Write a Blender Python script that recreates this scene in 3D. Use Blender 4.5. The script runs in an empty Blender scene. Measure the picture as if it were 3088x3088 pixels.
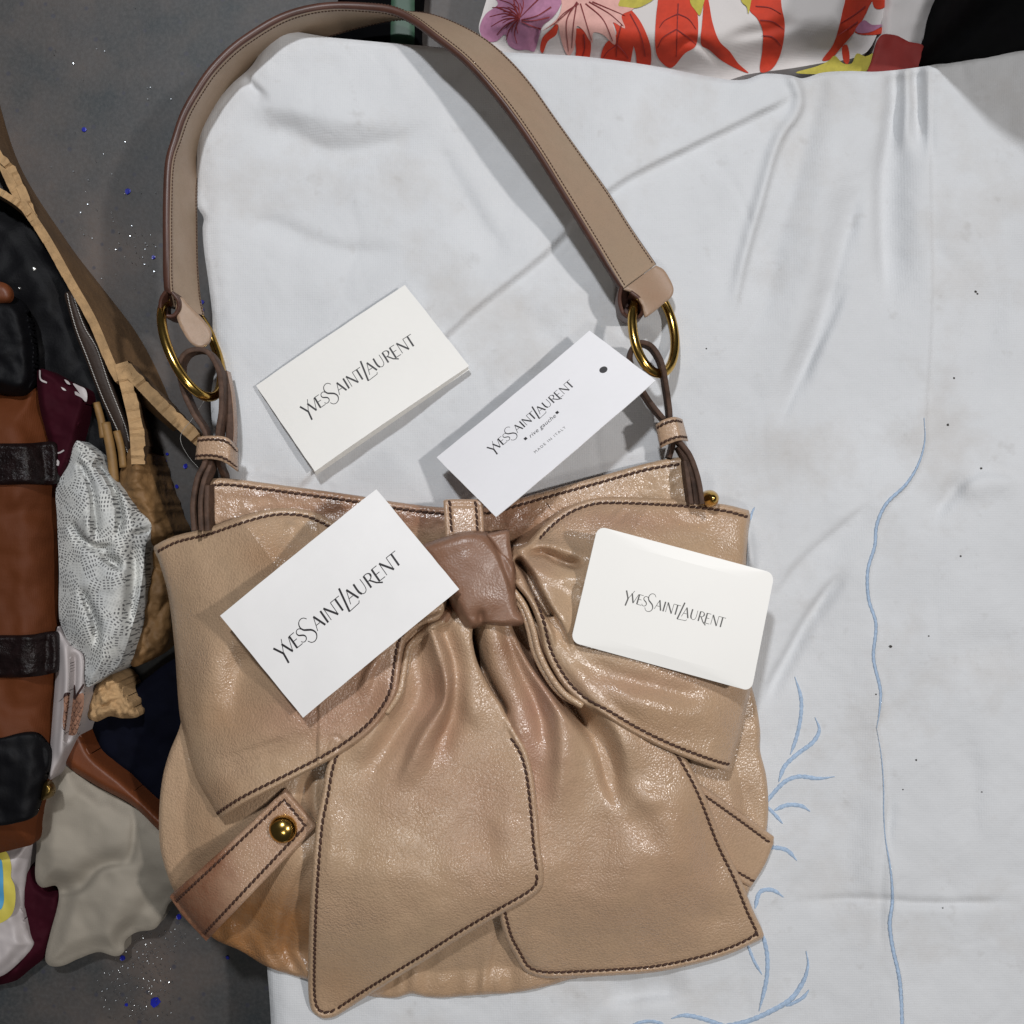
import bpy, math, random
import numpy as np
from mathutils import Vector
from mathutils.geometry import delaunay_2d_cdt

random.seed(7)
rng = np.random.default_rng(7)
SC = bpy.context.scene
COL = SC.collection

# ------------------------------------------------------------------ camera, light, exposure
CAM_H = 0.60                      # metres above the cloth
SPAN = 0.58                       # metres of cloth across the picture
PX = SPAN / 3088.0                # metres per tracing unit at cloth height
cam_d = bpy.data.cameras.new("camera")
cam = bpy.data.objects.new("camera", cam_d)
COL.objects.link(cam)
cam.location = (0, 0, CAM_H)
cam_d.sensor_width = 36.0
cam_d.lens = 36.0 * CAM_H / SPAN
cam_d.clip_start = 0.01
cam_d.clip_end = 50
SC.camera = cam

world = bpy.data.worlds.new("World")
SC.world = world
world.use_nodes = True
bg = world.node_tree.nodes["Background"]
bg.inputs[0].default_value = (0.93, 0.95, 1.0, 1)
bg.inputs[1].default_value = 0.04


def lamp(name, loc, target, size, power, color):
    d = bpy.data.lights.new(name, 'AREA')
    d.shape = 'DISK'
    d.size = size
    d.energy = power
    d.color = color
    o = bpy.data.objects.new(name, d)
    COL.objects.link(o)
    o.location = loc
    o.rotation_euler = (Vector(target) - Vector(loc)).to_track_quat('-Z', 'Y').to_euler()
    return o


lamp("hall_lamp", (-0.22, 0.78, 1.38), (0, 0, 0), 0.10, 14.0, (0.94, 0.965, 1.0))
lamp("hall_lamp", (1.40, 0.14, 2.1), (-0.1, 0, 0), 0.13, 28, (1.0, 0.97, 0.95))
lamp("hall_lamp", (0.02, -0.62, 1.40), (0, -0.1, 0), 0.22, 2.4, (1.0, 0.975, 0.93))

vs = SC.view_settings
vs.view_transform = 'Standard'
vs.look = 'None'
vs.gamma = 1.0
vs.exposure = 0.0

FLOOR_Z = -60.0                   # mm


# ------------------------------------------------------------------ numeric helpers
def W(x, y, z):
    """tracing unit + height in mm -> metres"""
    x = np.asarray(x, float); y = np.asarray(y, float); z = np.asarray(z, float)
    k = (CAM_H - z * 0.001) / CAM_H
    return np.stack([(x - 1544) * PX * k, -(y - 1544) * PX * k, z * 0.001 + 0 * x], -1)


def spline(pts, step, closed=False):
    """Catmull-Rom through pts; a point with a third entry 'c' is a sharp corner"""
    P = [np.array(p[:2], float) if not isinstance(p, np.ndarray) else p for p in pts]
    corner = [len(p) > 2 and p[2] == 'c' if not isinstance(p, np.ndarray) else False for p in pts]
    n = len(P)
    out = []
    segs = n if closed else n - 1
    for i in range(segs):
        p1, p2 = P[i], P[(i + 1) % n]
        p0 = P[i - 1] if (closed or i > 0) else p1
        p3 = P[(i + 2) % n] if (closed or i + 2 < n) else p2
        if corner[i]: p0 = p1
        if corner[(i + 1) % n]: p3 = p2
        L = np.linalg.norm(p2 - p1)
        m = max(1, int(round(L / step)))
        d01 = max(np.linalg.norm(p1 - p0), 1e-6); d12 = max(L, 1e-6); d23 = max(np.linalg.norm(p3 - p2), 1e-6)
        m1 = (p2 - p0) / (d01 + d12) * d12 if d01 > 1e-5 else (p2 - p1)
        m2 = (p3 - p1) / (d12 + d23) * d12 if d23 > 1e-5 else (p2 - p1)
        for j in range(m):
            t = j / m
            t2, t3 = t * t, t * t * t
            out.append((2 * t3 - 3 * t2 + 1) * p1 + (t3 - 2 * t2 + t) * m1 + (-2 * t3 + 3 * t2) * p2 + (t3 - t2) * m2)
    if not closed: out.append(P[-1])
    return np.array(out)


def seg_dist(P, Q, closed=False, side=False):
    """distance of points P to polyline Q; with side also signed side and fraction along"""
    A = Q if closed else Q[:-1]
    B = np.roll(Q, -1, 0) if closed else Q[1:]
    D = B - A
    L2 = np.maximum((D ** 2).sum(1), 1e-12)
    best = np.full(len(P), 1e18)
    sgn = np.zeros(len(P)); frac = np.zeros(len(P))
    n = len(A)
    ch = max(1, int(3e6 // n))
    for s in range(0, len(P), ch):
        p = P[s:s + ch]
        rx = p[:, None, 0] - A[None, :, 0]; ry = p[:, None, 1] - A[None, :, 1]
        t = np.clip((rx * D[None, :, 0] + ry * D[None, :, 1]) / L2[None], 0, 1)
        dx = rx - t * D[None, :, 0]; dy = ry - t * D[None, :, 1]
        d2 = dx * dx + dy * dy
        k = d2.argmin(1)
        ii = np.arange(len(p))
        best[s:s + ch] = d2[ii, k]
        if side:
            sgn[s:s + ch] = np.sign(D[k, 0] * ry[ii, k] - D[k, 1] * rx[ii, k])
            frac[s:s + ch] = (k + t[ii, k]) / n
    d = np.sqrt(best)
    return (d, sgn, frac) if side else d


def inside(P, Q):
    x, y = P[:, 0], P[:, 1]
    r = np.zeros(len(P), bool)
    A = Q; B = np.roll(Q, -1, 0)
    for (ax, ay), (bx, by) in zip(A, B):
        c = (ay > y) != (by > y)
        if ay != by:
            r ^= c & (x < (bx - ax) * (y - ay) / (by - ay) + ax)
    return r


def sstep(t):
    t = np.clip(t, 0, 1)
    return t * t * (3 - 2 * t)


_tabs = {}
def noise(x, y, s, seed=0):
    if seed not in _tabs:
        _tabs[seed] = np.random.default_rng(seed + 100).uniform(-1, 1, (64, 64))
    T = _tabs[seed]
    x = np.asarray(x, float); y = np.asarray(y, float); an = 0.6 + 1.1 * seed
    u = (x * math.cos(an) - y * math.sin(an)) / s; v = (x * math.sin(an) + y * math.cos(an)) / s
    i = np.floor(u).astype(int); j = np.floor(v).astype(int)
    f = u - i; g = v - j
    f = f * f * f * (f * (f * 6 - 15) + 10); g = g * g * g * (g * (g * 6 - 15) + 10)
    a = T[i % 64, j % 64]; b = T[(i + 1) % 64, j % 64]; c = T[i % 64, (j + 1) % 64]; d = T[(i + 1) % 64, (j + 1) % 64]
    return (a * (1 - f) + b * f) * (1 - g) + (c * (1 - f) + d * f) * g


def fbm(x, y, s, seed=0, o=3):
    r = 0; a = 1
    for k in range(o):
        r = r + a * noise(x, y, s / 2 ** k, seed + k); a *= 0.5
    return r


def resample(Q, n=None, step=None):
    s = np.concatenate([[0], np.cumsum(np.linalg.norm(np.diff(Q, axis=0), axis=1))])
    if n is None: n = max(2, int(s[-1] / step) + 1)
    t = np.linspace(0, s[-1], n)
    return np.stack([np.interp(t, s, Q[:, k]) for k in range(Q.shape[1])], 1)


def fold(P, path, amp, wl, wr=None, taper=0.25, t0=True, t1=True):
    """ridge (amp>0) or crease (amp<0) in mm along path; wl / wr widths on its two sides"""
    wr = wl if wr is None else wr
    w0 = min(wl, wr)
    ds = max(3.0, w0 * 0.4)
    Q = resample(spline(path, 12), step=ds)
    ds = np.linalg.norm(Q[1] - Q[0])
    T = np.gradient(Q, axis=0); T /= np.maximum(np.linalg.norm(T, axis=1, keepdims=True), 1e-9)
    f = np.linspace(0, 1, len(Q))
    e = np.ones(len(Q))
    if t0: e = e * sstep(f / taper)
    if t1: e = e * sstep((1 - f) / taper)
    z = np.zeros(len(P))
    m = 2.6 * max(wl, wr)
    lo, hi = Q.min(0) - m, Q.max(0) + m
    near = np.where((P[:, 0] > lo[0]) & (P[:, 0] < hi[0]) & (P[:, 1] > lo[1]) & (P[:, 1] < hi[1]))[0]
    p = P[near]
    acc = np.zeros(len(p))
    for q, t, ek in zip(Q, T, e):
        if ek < 1e-4: continue
        dx = p[:, 0] - q[0]; dy = p[:, 1] - q[1]
        al = dx * t[0] + dy * t[1]
        sd = t[0] * dy - t[1] * dx
        w = 0.5 * (wl + wr) + 0.5 * (wl - wr) * np.tanh(sd / (0.5 * w0))
        acc += ek * np.exp(-(al / w0) ** 2 - (sd / w) ** 2)
    z[near] = amp * acc * ds / (w0 * 1.7725)
    return z


def stepfold(P, path, amp, near, far, taper=0.2):
    """an overlapped edge: one side of the path lies higher, fading out over far"""
    Q = spline(path, 25)
    d, s, f = seg_dist(P, Q, side=True)
    e = sstep(f / taper) * sstep((1 - f) / taper)
    return amp * e * np.where(s > 0, np.exp(-(d / far) ** 2), np.exp(-(d / near) ** 2))


def smax(a, b, k=1.5):
    h = np.clip(0.5 + 0.5 * (a - b) / k, 0, 1)
    return b * (1 - h) + a * h + k * h * (1 - h)


def folds(P, lst):
    z = 0
    for f in lst: z = z + fold(P, *f)
    return z


# ------------------------------------------------------------------ object helpers
def thing(name, label, cat, at=(1544, 1544, 0), group=None):
    o = bpy.data.objects.new(name, None)
    COL.objects.link(o)
    o.empty_display_size = 0.02
    o.location = Vector(W(*at))
    return tag(o, label, cat, group)


def tag(o, label, cat, group=None):
    o["label"] = label; o["category"] = cat
    if group: o["group"] = group
    return o


def link(name, V, F, mats, parent=None, smooth=True, mi=None, attr=None):
    V = np.asarray(V, float)
    root = parent
    base = np.zeros(3)
    while root is not None:
        base = base + np.array(root.location); root = root.parent
    own = np.zeros(3)
    if parent is None:
        own = np.array([V[:, 0].mean(), V[:, 1].mean(), V[:, 2].min()])
    me = bpy.data.meshes.new(name)
    me.from_pydata((V - base - own).tolist(), [], [list(map(int, f)) for f in F])
    for m in (mats if isinstance(mats, (list, tuple)) else [mats]): me.materials.append(m)
    if mi is not None: me.polygons.foreach_set("material_index", np.asarray(mi, np.int32))
    me.polygons.foreach_set("use_smooth", np.full(len(me.polygons), smooth))
    if attr is not None:
        ca = me.attributes.new("wear", 'FLOAT_COLOR', 'POINT')
        a = np.ones((len(V), 4), np.float32); a[:, :attr.shape[1]] = attr
        ca.data.foreach_set("color", a.ravel())
    me.update()
    o = bpy.data.objects.new(name, me)
    COL.objects.link(o)
    if parent is not None: o.parent = parent
    else: o.location = own
    return o


def panel(name, outline, zf, mat, parent=None, step=6, thick=2.5, roll=(10, 2.2), wear=None, raw=False, under=None):
    """a sheet with thickness cut to outline, its upper face at zf(points, edge distance) mm"""
    O = outline if raw else spline(outline, step, True)
    lo, hi = O.min(0), O.max(0)
    gx = np.arange(lo[0], hi[0] + step, step); gy = np.arange(lo[1], hi[1] + step, step * 0.866)
    X, Y = np.meshgrid(gx, gy)
    X = X + (np.arange(len(gy)) % 2)[:, None] * step * 0.5
    G = np.stack([X.ravel(), Y.ravel()], 1)
    G = G[inside(G, O)]
    if len(G):
        e = seg_dist(G, O, True)
        k = e > 0.55 * step
        G, e = G[k], e[k]
    else: e = np.zeros(0)
    n = len(O)
    A = np.vstack([O, G]); E = np.concatenate([np.zeros(n), e])
    vv, _, ff, ov, _, _ = delaunay_2d_cdt([Vector(p) for p in A.tolist()], [(i, (i + 1) % n) for i in range(n)], [], 1, 1e-4)
    idx = np.array([o_[0] if o_ else -1 for o_ in ov])
    if (idx < 0).any():
        A2 = np.array([tuple(v) for v in vv]); E2 = seg_dist(A2, O, True)
        A, E = A2, E2
    else:
        A, E = A[idx], E[idx]
    bnd = np.where(E < 1e-3)[0]
    z = zf(A, E)
    if roll: z = z - roll[1] * (1 - np.clip(E / roll[0], 0, 1)) ** 2.4
    nv = len(A)
    T = W(A[:, 0], A[:, 1], z)
    zb = z - thick if under is None else np.minimum(under(A, E), z - 0.5)
    B = T.copy(); B[:, 2] = zb * 0.001
    F = [list(f) for f in ff]
    # make all faces point up (positive area in world xy)
    def area(f):
        p = T[f]
        return (p[1][0] - p[0][0]) * (p[2][1] - p[0][1]) - (p[2][0] - p[0][0]) * (p[1][1] - p[0][1])
    F = [f if area(f) > 0 else f[::-1] for f in F]
    ed = {}
    for f in F:
        for i in range(len(f)):
            a, b = f[i], f[(i + 1) % len(f)]
            if (b, a) in ed: del ed[(b, a)]
            else: ed[(a, b)] = 1
    FB = [[i + nv for i in f[::-1]] for f in F]
    bv = sorted({v for q in ed for v in q}); ix = {v: 2 * nv + i for i, v in enumerate(bv)}; nb = len(bv)
    SK = [[ix[b], ix[a], ix[a] + nb, ix[b] + nb] for a, b in ed]
    at = None
    VV = np.vstack([T, B, T[bv], B[bv]])
    if wear is not None:
        w = wear(A, E); at = np.vstack([w, w, w[bv], w[bv]])
    return link(name, VV, F + FB + SK, mat, parent, True, None, at)


def offset_path(O, d):
    t = np.gradient(O, axis=0); t /= np.maximum(np.linalg.norm(t, axis=1, keepdims=True), 1e-9)
    return O + d * np.stack([-t[:, 1], t[:, 0]], 1)


def stitches(path3, mat, parent, period=19.0, rad=0.8, tilt=0.26, name="stitching", sink=0.1):
    """path3: world points (metres) along the seam, already on the leather"""
    Q = resample(np.asarray(path3), step=period * PX / 6)
    V = []; F = []
    n = 6
    i = 0
    r0 = rad * 0.001
    while i + n <= len(Q) - 1:
        c = Q[i:i + n + 1]
        tdir = c[-1] - c[0]; L = np.linalg.norm(tdir); tdir /= max(L, 1e-9)
        up = np.array([0, 0, 1.0]); sd = np.cross(up, tdir); sd /= max(np.linalg.norm(sd), 1e-9)
        b0 = len(V)
        jit = random.uniform(-0.25, 0.25)
        for k, (f, rr) in enumerate(((0.04, 0.45), (0.22, 0.95), (0.5, 1.1), (0.78, 0.95), (0.96, 0.45))):
            p = c[0] + (c[-1] - c[0]) * f
            mid = c[int(round(f * n))]
            p = np.array([mid[0], mid[1], mid[2]]) + sd * (f - 0.5) * L * (tilt + 0.2 * tilt * jit) + up * (r0 * (0.35 * rr - sink))
            for a in range(6):
                an = a * math.pi / 3
                V.append(p + r0 * rr * (math.cos(an) * sd + math.sin(an) * up))
        for k in range(4):
            for a in range(6):
                F.append([b0 + k * 6 + a, b0 + k * 6 + (a + 1) % 6, b0 + (k + 1) * 6 + (a + 1) % 6, b0 + (k + 1) * 6 + a])
        F.append([b0 + a for a in range(5, -1, -1)]); F.append([b0 + 24 + a for a in range(6)])
        i += n
    o = link(name, V, F, mat, parent)
    o["kind"] = "stuff"
    return o


def seam(path, zf, mat, parent, inset=19, period=19.0, rad=0.8, dz=0.0, roll=None, outline=None):
    """stitching along a traced edge path, inset to its left-hand side"""
    Q = spline(path, 6)
    Q = offset_path(Q, inset)
    z = zf(Q, np.full(len(Q), abs(inset)))
    return stitches(W(Q[:, 0], Q[:, 1], z + dz), mat, parent, period, rad)


def tube(name, P, rad, mat, parent=None, closed=False, seg=12, taper=None):
    P = np.asarray(P, float); n = len(P)
    T = np.roll(P, -1, 0) - np.roll(P, 1, 0) if closed else np.gradient(P, axis=0)
    T /= np.linalg.norm(T, axis=1, keepdims=True)
    nrm = np.array([0, 0, 1.0])
    if abs(T[0] @ nrm) > 0.9: nrm = np.array([1.0, 0, 0])
    V = []
    for i in range(n):
        nrm = nrm - T[i] * (nrm @ T[i]); nrm /= np.linalg.norm(nrm)
        b = np.cross(T[i], nrm)
        r = rad * (taper[i] if taper is not None else 1)
        for a in range(seg):
            an = 2 * math.pi * a / seg
            V.append(P[i] + r * (math.cos(an) * nrm + math.sin(an) * b))
    F = []
    for i in range(n if closed else n - 1):
        j = (i + 1) % n
        for a in range(seg):
            F.append([i * seg + a, i * seg + (a + 1) % seg, j * seg + (a + 1) % seg, j * seg + a])
    if not closed:
        F.append(list(range(seg))[::-1]); F.append([(n - 1) * seg + a for a in range(seg)])
    return link(name, V, F, mat, parent)


def band(name, U, L, thick, mats, parent, attr=None):
    """a flat strap between two world edge curves, thick metres; faces use mats[0], edges mats[1]"""
    U = np.asarray(U); L = np.asarray(L); n = len(U)
    m = (U + L) / 2
    t = np.gradient(m, axis=0); t /= np.linalg.norm(t, axis=1, keepdims=True)
    w = U - L; w /= np.linalg.norm(w, axis=1, keepdims=True)
    nn = np.cross(t, w); nn /= np.linalg.norm(nn, axis=1, keepdims=True)
    h = thick / 2
    wd = np.linalg.norm(U - L, axis=1)[:, None]
    ring = []
    # rounded rectangle section, 5 columns across each face
    for f, o in ((0.0, 0.72), (0.03, 0.95), (0.12, 1.0), (0.5, 1.04), (0.88, 1.0), (0.97, 0.95), (1.0, 0.72)):
        ring.append(U - w * wd * f + nn * h * o)
    for f, o in ((1.0, 0.72), (0.97, 0.95), (0.88, 1.0), (0.5, 1.04), (0.12, 1.0), (0.03, 0.95), (0.0, 0.72)):
        ring.append(U - w * wd * f - nn * h * o)
    R = len(ring)
    V = np.stack(ring, 1).reshape(-1, 3)
    F = []; mi = []
    for i in range(n - 1):
        for a in range(R):
            b = (a + 1) % R
            F.append([i * R + a, i * R + b, (i + 1) * R + b, (i + 1) * R + a])
            mi.append(1 if a in (0, 5, 6, 7, 12, 13) else 0)
    F.append(list(range(R))); mi.append(1)
    F.append([(n - 1) * R + a for a in range(R)][::-1]); mi.append(1)
    at = None
    if attr is not None: at = np.repeat(attr, R, 0)
    return link(name, V, F, mats, parent, True, mi, at)


# ------------------------------------------------------------------ materials
def nodes(name):
    m = bpy.data.materials.new(name)
    m.use_nodes = True
    nt = m.node_tree
    return m, nt, nt.nodes["Principled BSDF"]


def nd(nt, t, **kw):
    n = nt.nodes.new(t)
    for k, v in kw.items():
        if hasattr(n, k): setattr(n, k, v)
    return n


def mixc(nt, fac, a, b, mode='MIX'):
    n = nt.nodes.new("ShaderNodeMix"); n.data_type = 'RGBA'; n.blend_type = mode
    for sock, v in ((n.inputs[0], fac), (n.inputs[6], a), (n.inputs[7], b)):
        if hasattr(v, "is_linked") or hasattr(v, "node"): nt.links.new(v, sock)
        elif isinstance(v, (int, float)): sock.default_value = v
        else: sock.default_value = (*v, 1)
    return n.outputs[2]


def math_(nt, op, a, b=None, c=None):
    n = nt.nodes.new("ShaderNodeMath"); n.operation = op
    for i, v in enumerate((a, b, c)):
        if v is None: continue
        if hasattr(v, "node"): nt.links.new(v, n.inputs[i])
        else: n.inputs[i].default_value = v
    return n.outputs[0]


def tex(nt, kind, scale, detail=3, rough=0.55, vec=None, **kw):
    n = nt.nodes.new("ShaderNodeTex" + kind)
    if "Scale" in n.inputs: n.inputs["Scale"].default_value = scale
    if kind == "Noise":
        n.inputs["Detail"].default_value = detail; n.inputs["Roughness"].default_value = rough
    for k, v in kw.items(): setattr(n, k, v)
    nt.links.new(vec, n.inputs["Vector"])
    return n


def ramp(nt, v, a, b, lo=0.0, hi=1.0):
    n = nt.nodes.new("ShaderNodeMapRange"); n.clamp = True
    nt.links.new(v, n.inputs[0])
    n.inputs[1].default_value = a; n.inputs[2].default_value = b
    n.inputs[3].default_value = lo; n.inputs[4].default_value = hi
    return n.outputs[0]


def bump(nt, h, dist, strength=1.0, prev=None):
    n = nt.nodes.new("ShaderNodeBump")
    n.inputs["Strength"].default_value = strength; n.inputs["Distance"].default_value = dist
    nt.links.new(h, n.inputs["Height"])
    if prev is not None: nt.links.new(prev, n.inputs["Normal"])
    return n.outputs[0]


def co(nt):
    return nt.nodes.new("ShaderNodeTexCoord").outputs["Object"]


def leather(name, base=(0.485, 0.335, 0.212), wearcol=(0.215, 0.090, 0.048), tan=(0.30, 0.140, 0.052), rose=(0.40, 0.225, 0.155),
            grain=860, gb=0.00022, rough=0.26, wrinkle=0.00012):
    m, nt, b = nodes(name)
    c = co(nt)
    at = nt.nodes.new("ShaderNodeAttribute"); at.attribute_name = "wear"
    sp = nt.nodes.new("ShaderNodeSeparateColor"); nt.links.new(at.outputs["Color"], sp.inputs[0])
    n1 = tex(nt, "Noise", 22, 5, 0.6, c).outputs["Fac"]
    n2 = tex(nt, "Noise", 95, 4, 0.6, c).outputs["Fac"]
    col = mixc(nt, ramp(nt, n1, 0.35, 0.7, 0, 0.75), base, tuple(0.70 * a + 0.28 * t for a, t in zip(base, rose)))
    col = mixc(nt, ramp(nt, n2, 0.45, 0.75, 0, 0.25), col, tuple(0.7 * a for a in base))
    # ragged edges to the worn patches
    rag = ramp(nt, tex(nt, "Noise", 60, 5, 0.65, c).outputs["Fac"], 0.3, 0.7, 0.75, 1.2)
    col = mixc(nt, math_(nt, 'MULTIPLY', sp.outputs[1], rag), col, tan)
    col = mixc(nt, math_(nt, 'MULTIPLY', sp.outputs[2], rag), col, rose)
    col = mixc(nt, math_(nt, 'MULTIPLY', sp.outputs[0], rag), col, wearcol)
    vo = tex(nt, "Voronoi", grain, vec=c, feature='SMOOTH_F1')
    vo.inputs["Smoothness"].default_value = 0.35
    vo.inputs["Randomness"].default_value = 0.95
    nz = nt.nodes.new("ShaderNodeVectorMath"); nz.operation = 'MULTIPLY_ADD'
    dn = tex(nt, "Noise", 260, 2, 0.5, c)
    nt.links.new(dn.outputs["Color"], nz.inputs[0]); nz.inputs[1].default_value = (0.0016,) * 3
    nt.links.new(c, nz.inputs[2]); nt.links.new(nz.outputs[0], vo.inputs["Vector"])
    g = math_(nt, 'SUBTRACT', 1.0, vo.outputs["Distance"])
    # pores keep a trace of dye
    col = mixc(nt, ramp(nt, vo.outputs["Distance"], 0.45, 0.8, 0, 0.22), col, tuple(0.55 * a for a in base))
    wr = tex(nt, "Noise", 170, 5, 0.62, c).outputs["Fac"]
    pr = bump(nt, wr, wrinkle * 3.0, 0.8)
    g = math_(nt, 'MULTIPLY', g, ramp(nt, n1, 0.35, 0.65, 0.3, 0.9))
    nt.links.new(bump(nt, g, gb * 2.2, 0.85, pr), b.inputs["Normal"])
    nt.links.new(col, b.inputs["Base Color"])
    nt.links.new(ramp(nt, n2, 0.3, 0.7, rough - 0.06, rough + 0.12), b.inputs["Roughness"])
    b.inputs["Specular IOR Level"].default_value = 0.7
    return m


def plain(name, col, rough=0.6, metal=0.0, var=0.12, vs_=60, bumpd=0.0, bs=400, spec=0.5, sheen=0.0):
    m, nt, b = nodes(name)
    c = co(nt)
    f = tex(nt, "Noise", vs_, 4, 0.6, c).outputs["Fac"]
    nt.links.new(mixc(nt, ramp(nt, f, 0.3, 0.7), tuple(x * (1 - var) for x in col), tuple(min(1, x * (1 + var)) for x in col)), b.inputs["Base Color"])
    b.inputs["Roughness"].default_value = rough; b.inputs["Metallic"].default_value = metal
    b.inputs["Specular IOR Level"].default_value = spec
    if sheen: b.inputs["Sheen Weight"].default_value = sheen
    if bumpd:
        h = tex(nt, "Noise", bs, 4, 0.6, c).outputs["Fac"]
        nt.links.new(bump(nt, h, bumpd), b.inputs["Normal"])
    return m


def woven(name, col, var=0.06, thread=1500, amp=0.00007, stain=None, rough=0.85):
    m, nt, b = nodes(name)
    c = co(nt)
    f = tex(nt, "Noise", 9, 5, 0.6, c).outputs["Fac"]
    cc = mixc(nt, ramp(nt, f, 0.35, 0.7), tuple(x * (1 - var) for x in col), col)
    if stain:
        s = tex(nt, "Noise", 14, 6, 0.65, c).outputs["Fac"]
        cc = mixc(nt, ramp(nt, s, 0.52, 0.78, 0, 0.6), cc, stain)
        s2 = tex(nt, "Noise", 75, 3, 0.6, c).outputs["Fac"]
        cc = mixc(nt, ramp(nt, s2, 0.64, 0.8, 0, 0.3), cc, tuple(0.75 * x for x in stain))
    w1 = nt.nodes.new("ShaderNodeTexWave"); w1.bands_direction = 'X'; w1.inputs["Scale"].default_value = thread / 6.28
    w2 = nt.nodes.new("ShaderNodeTexWave"); w2.bands_direction = 'Y'; w2.inputs["Scale"].default_value = thread / 6.28
    for w in (w1, w2):
        w.inputs["Distortion"].default_value = 1.5
        nt.links.new(c, w.inputs["Vector"])
    h = math_(nt, 'ADD', w1.outputs["Fac"], w2.outputs["Fac"])
    pr = bump(nt, h, amp, 0.5)
    n3 = tex(nt, "Noise", 120, 5, 0.6, c).outputs["Fac"]
    nt.links.new(bump(nt, n3, amp * 11, 0.6, pr), b.inputs["Normal"])
    nt.links.new(cc, b.inputs["Base Color"])
    b.inputs["Roughness"].default_value = rough
    b.inputs["Specular IOR Level"].default_value = 0.25
    return m


M = {}
M["leather"] = leather("beige_grained_leather")
M["knot"] = leather("worn_brown_knot_leather", base=(0.30, 0.175, 0.11), wearcol=(0.225, 0.115, 0.070), gb=0.00009, rough=0.36, wrinkle=0.00005)
M["strap"] = leather("smooth_strap_leather", base=(0.335, 0.250, 0.168), grain=1700, gb=0.00003, rough=0.45, wrinkle=0.00003)
M["edge"] = plain("brown_edge_paint", (0.075, 0.031, 0.021), 0.42, var=0.25)
M["raw_edge"] = plain("raw_leather_edge", (0.078, 0.044, 0.030), 0.7, spec=0.3, var=0.4, vs_=180, bumpd=0.0003, bs=500)
M["thread"] = plain("dark_brown_thread", (0.050, 0.019, 0.010), 0.7, var=0.3, vs_=500)
M["tanthread"] = plain("tan_thread", (0.10, 0.065, 0.035), 0.7, var=0.3, vs_=500)
M["brass"] = plain("aged_brass", (0.58, 0.37, 0.10), 0.20, 1.0, var=0.2, vs_=90, bumpd=0.00006, bs=220)
M["darkbrass"] = plain("dull_brass", (0.30, 0.20, 0.06), 0.4, 1.0, var=0.3)
M["steel"] = plain("nickel_rivet", (0.62, 0.62, 0.60), 0.3, 1.0)
M["card_warm"] = plain("ivory_card", (0.80, 0.785, 0.75), 0.6, var=0.015, vs_=30, bumpd=0.00002, bs=900)
M["card_cool"] = plain("white_tag_card", (0.82, 0.81, 0.83), 0.55, var=0.015, vs_=30, bumpd=0.00002, bs=900)
M["card_white"] = plain("white_card", (0.82, 0.805, 0.795), 0.5, var=0.03, vs_=26)
M["card_plastic"] = plain("white_glossy_card", (0.84, 0.825, 0.79), 0.42, var=0.01, vs_=30)
M["ink"] = plain("black_ink", (0.018, 0.016, 0.018), 0.5, var=0.1)
M["ink_grey"] = plain("grey_ink", (0.085, 0.085, 0.08), 0.5, var=0.1)
M["cloth"] = woven("white_cotton", (0.635, 0.645, 0.660), 0.10, stain=(0.46, 0.43, 0.40))
M["blue"] = plain("pale_blue_floss", (0.36, 0.47, 0.62), 0.7, var=0.18, vs_=700, bumpd=0.00025, bs=1500)


# ------------------------------------------------------------------ the white cloth
cloth_edge = [(806, 88, 'c'), (900, 97), (990, 112), (1030, 116), (1180, 130), (1300, 140), (1400, 150), (1522, 157), (1636, 163), (1766, 171),
              (1973, 199), (2180, 238), (2246, 240), (2293, 224), (2330, 222), (2386, 228), (2420, 236), (2480, 219), (2560, 214), (2643, 216), (2773, 202),
              (2946, 172), (3088, 149), (3300, 130), (3560, 125, 'c'), (3560, 3560, 'c'), (818, 3560, 'c'),
              (817, 3088), (812, 3000), (806, 2918), (800, 2600), (760, 2200), (700, 1800), (660, 1450), (645, 1330), (636, 1200),
              (652, 1084), (642, 1002), (640, 948), (629, 853), (615, 752), (611, 688), (614, 657), (595, 622), (593, 549),
              (594, 465), (598, 414), (606, 383), (647, 316), (698, 254), (751, 207), (777, 171), (799, 125)]

HEM = [(2802, 160), (2800, 500), (2805, 900), (2787, 1260), (2789, 1328), (2771, 1396), (2734, 1458), (2672, 1520), (2644, 1583), (2638, 1645), (2617, 1719), (2619, 1806),
       (2641, 1881), (2634, 1985), (2655, 2084), (2652, 2146), (2644, 2195), (2658, 2281), (2665, 2380), (2665, 2453),
       (2670, 2527), (2686, 2626), (2691, 2718), (2683, 2786), (2692, 2859), (2713, 2958), (2720, 3088), (2735, 3540)]


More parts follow.
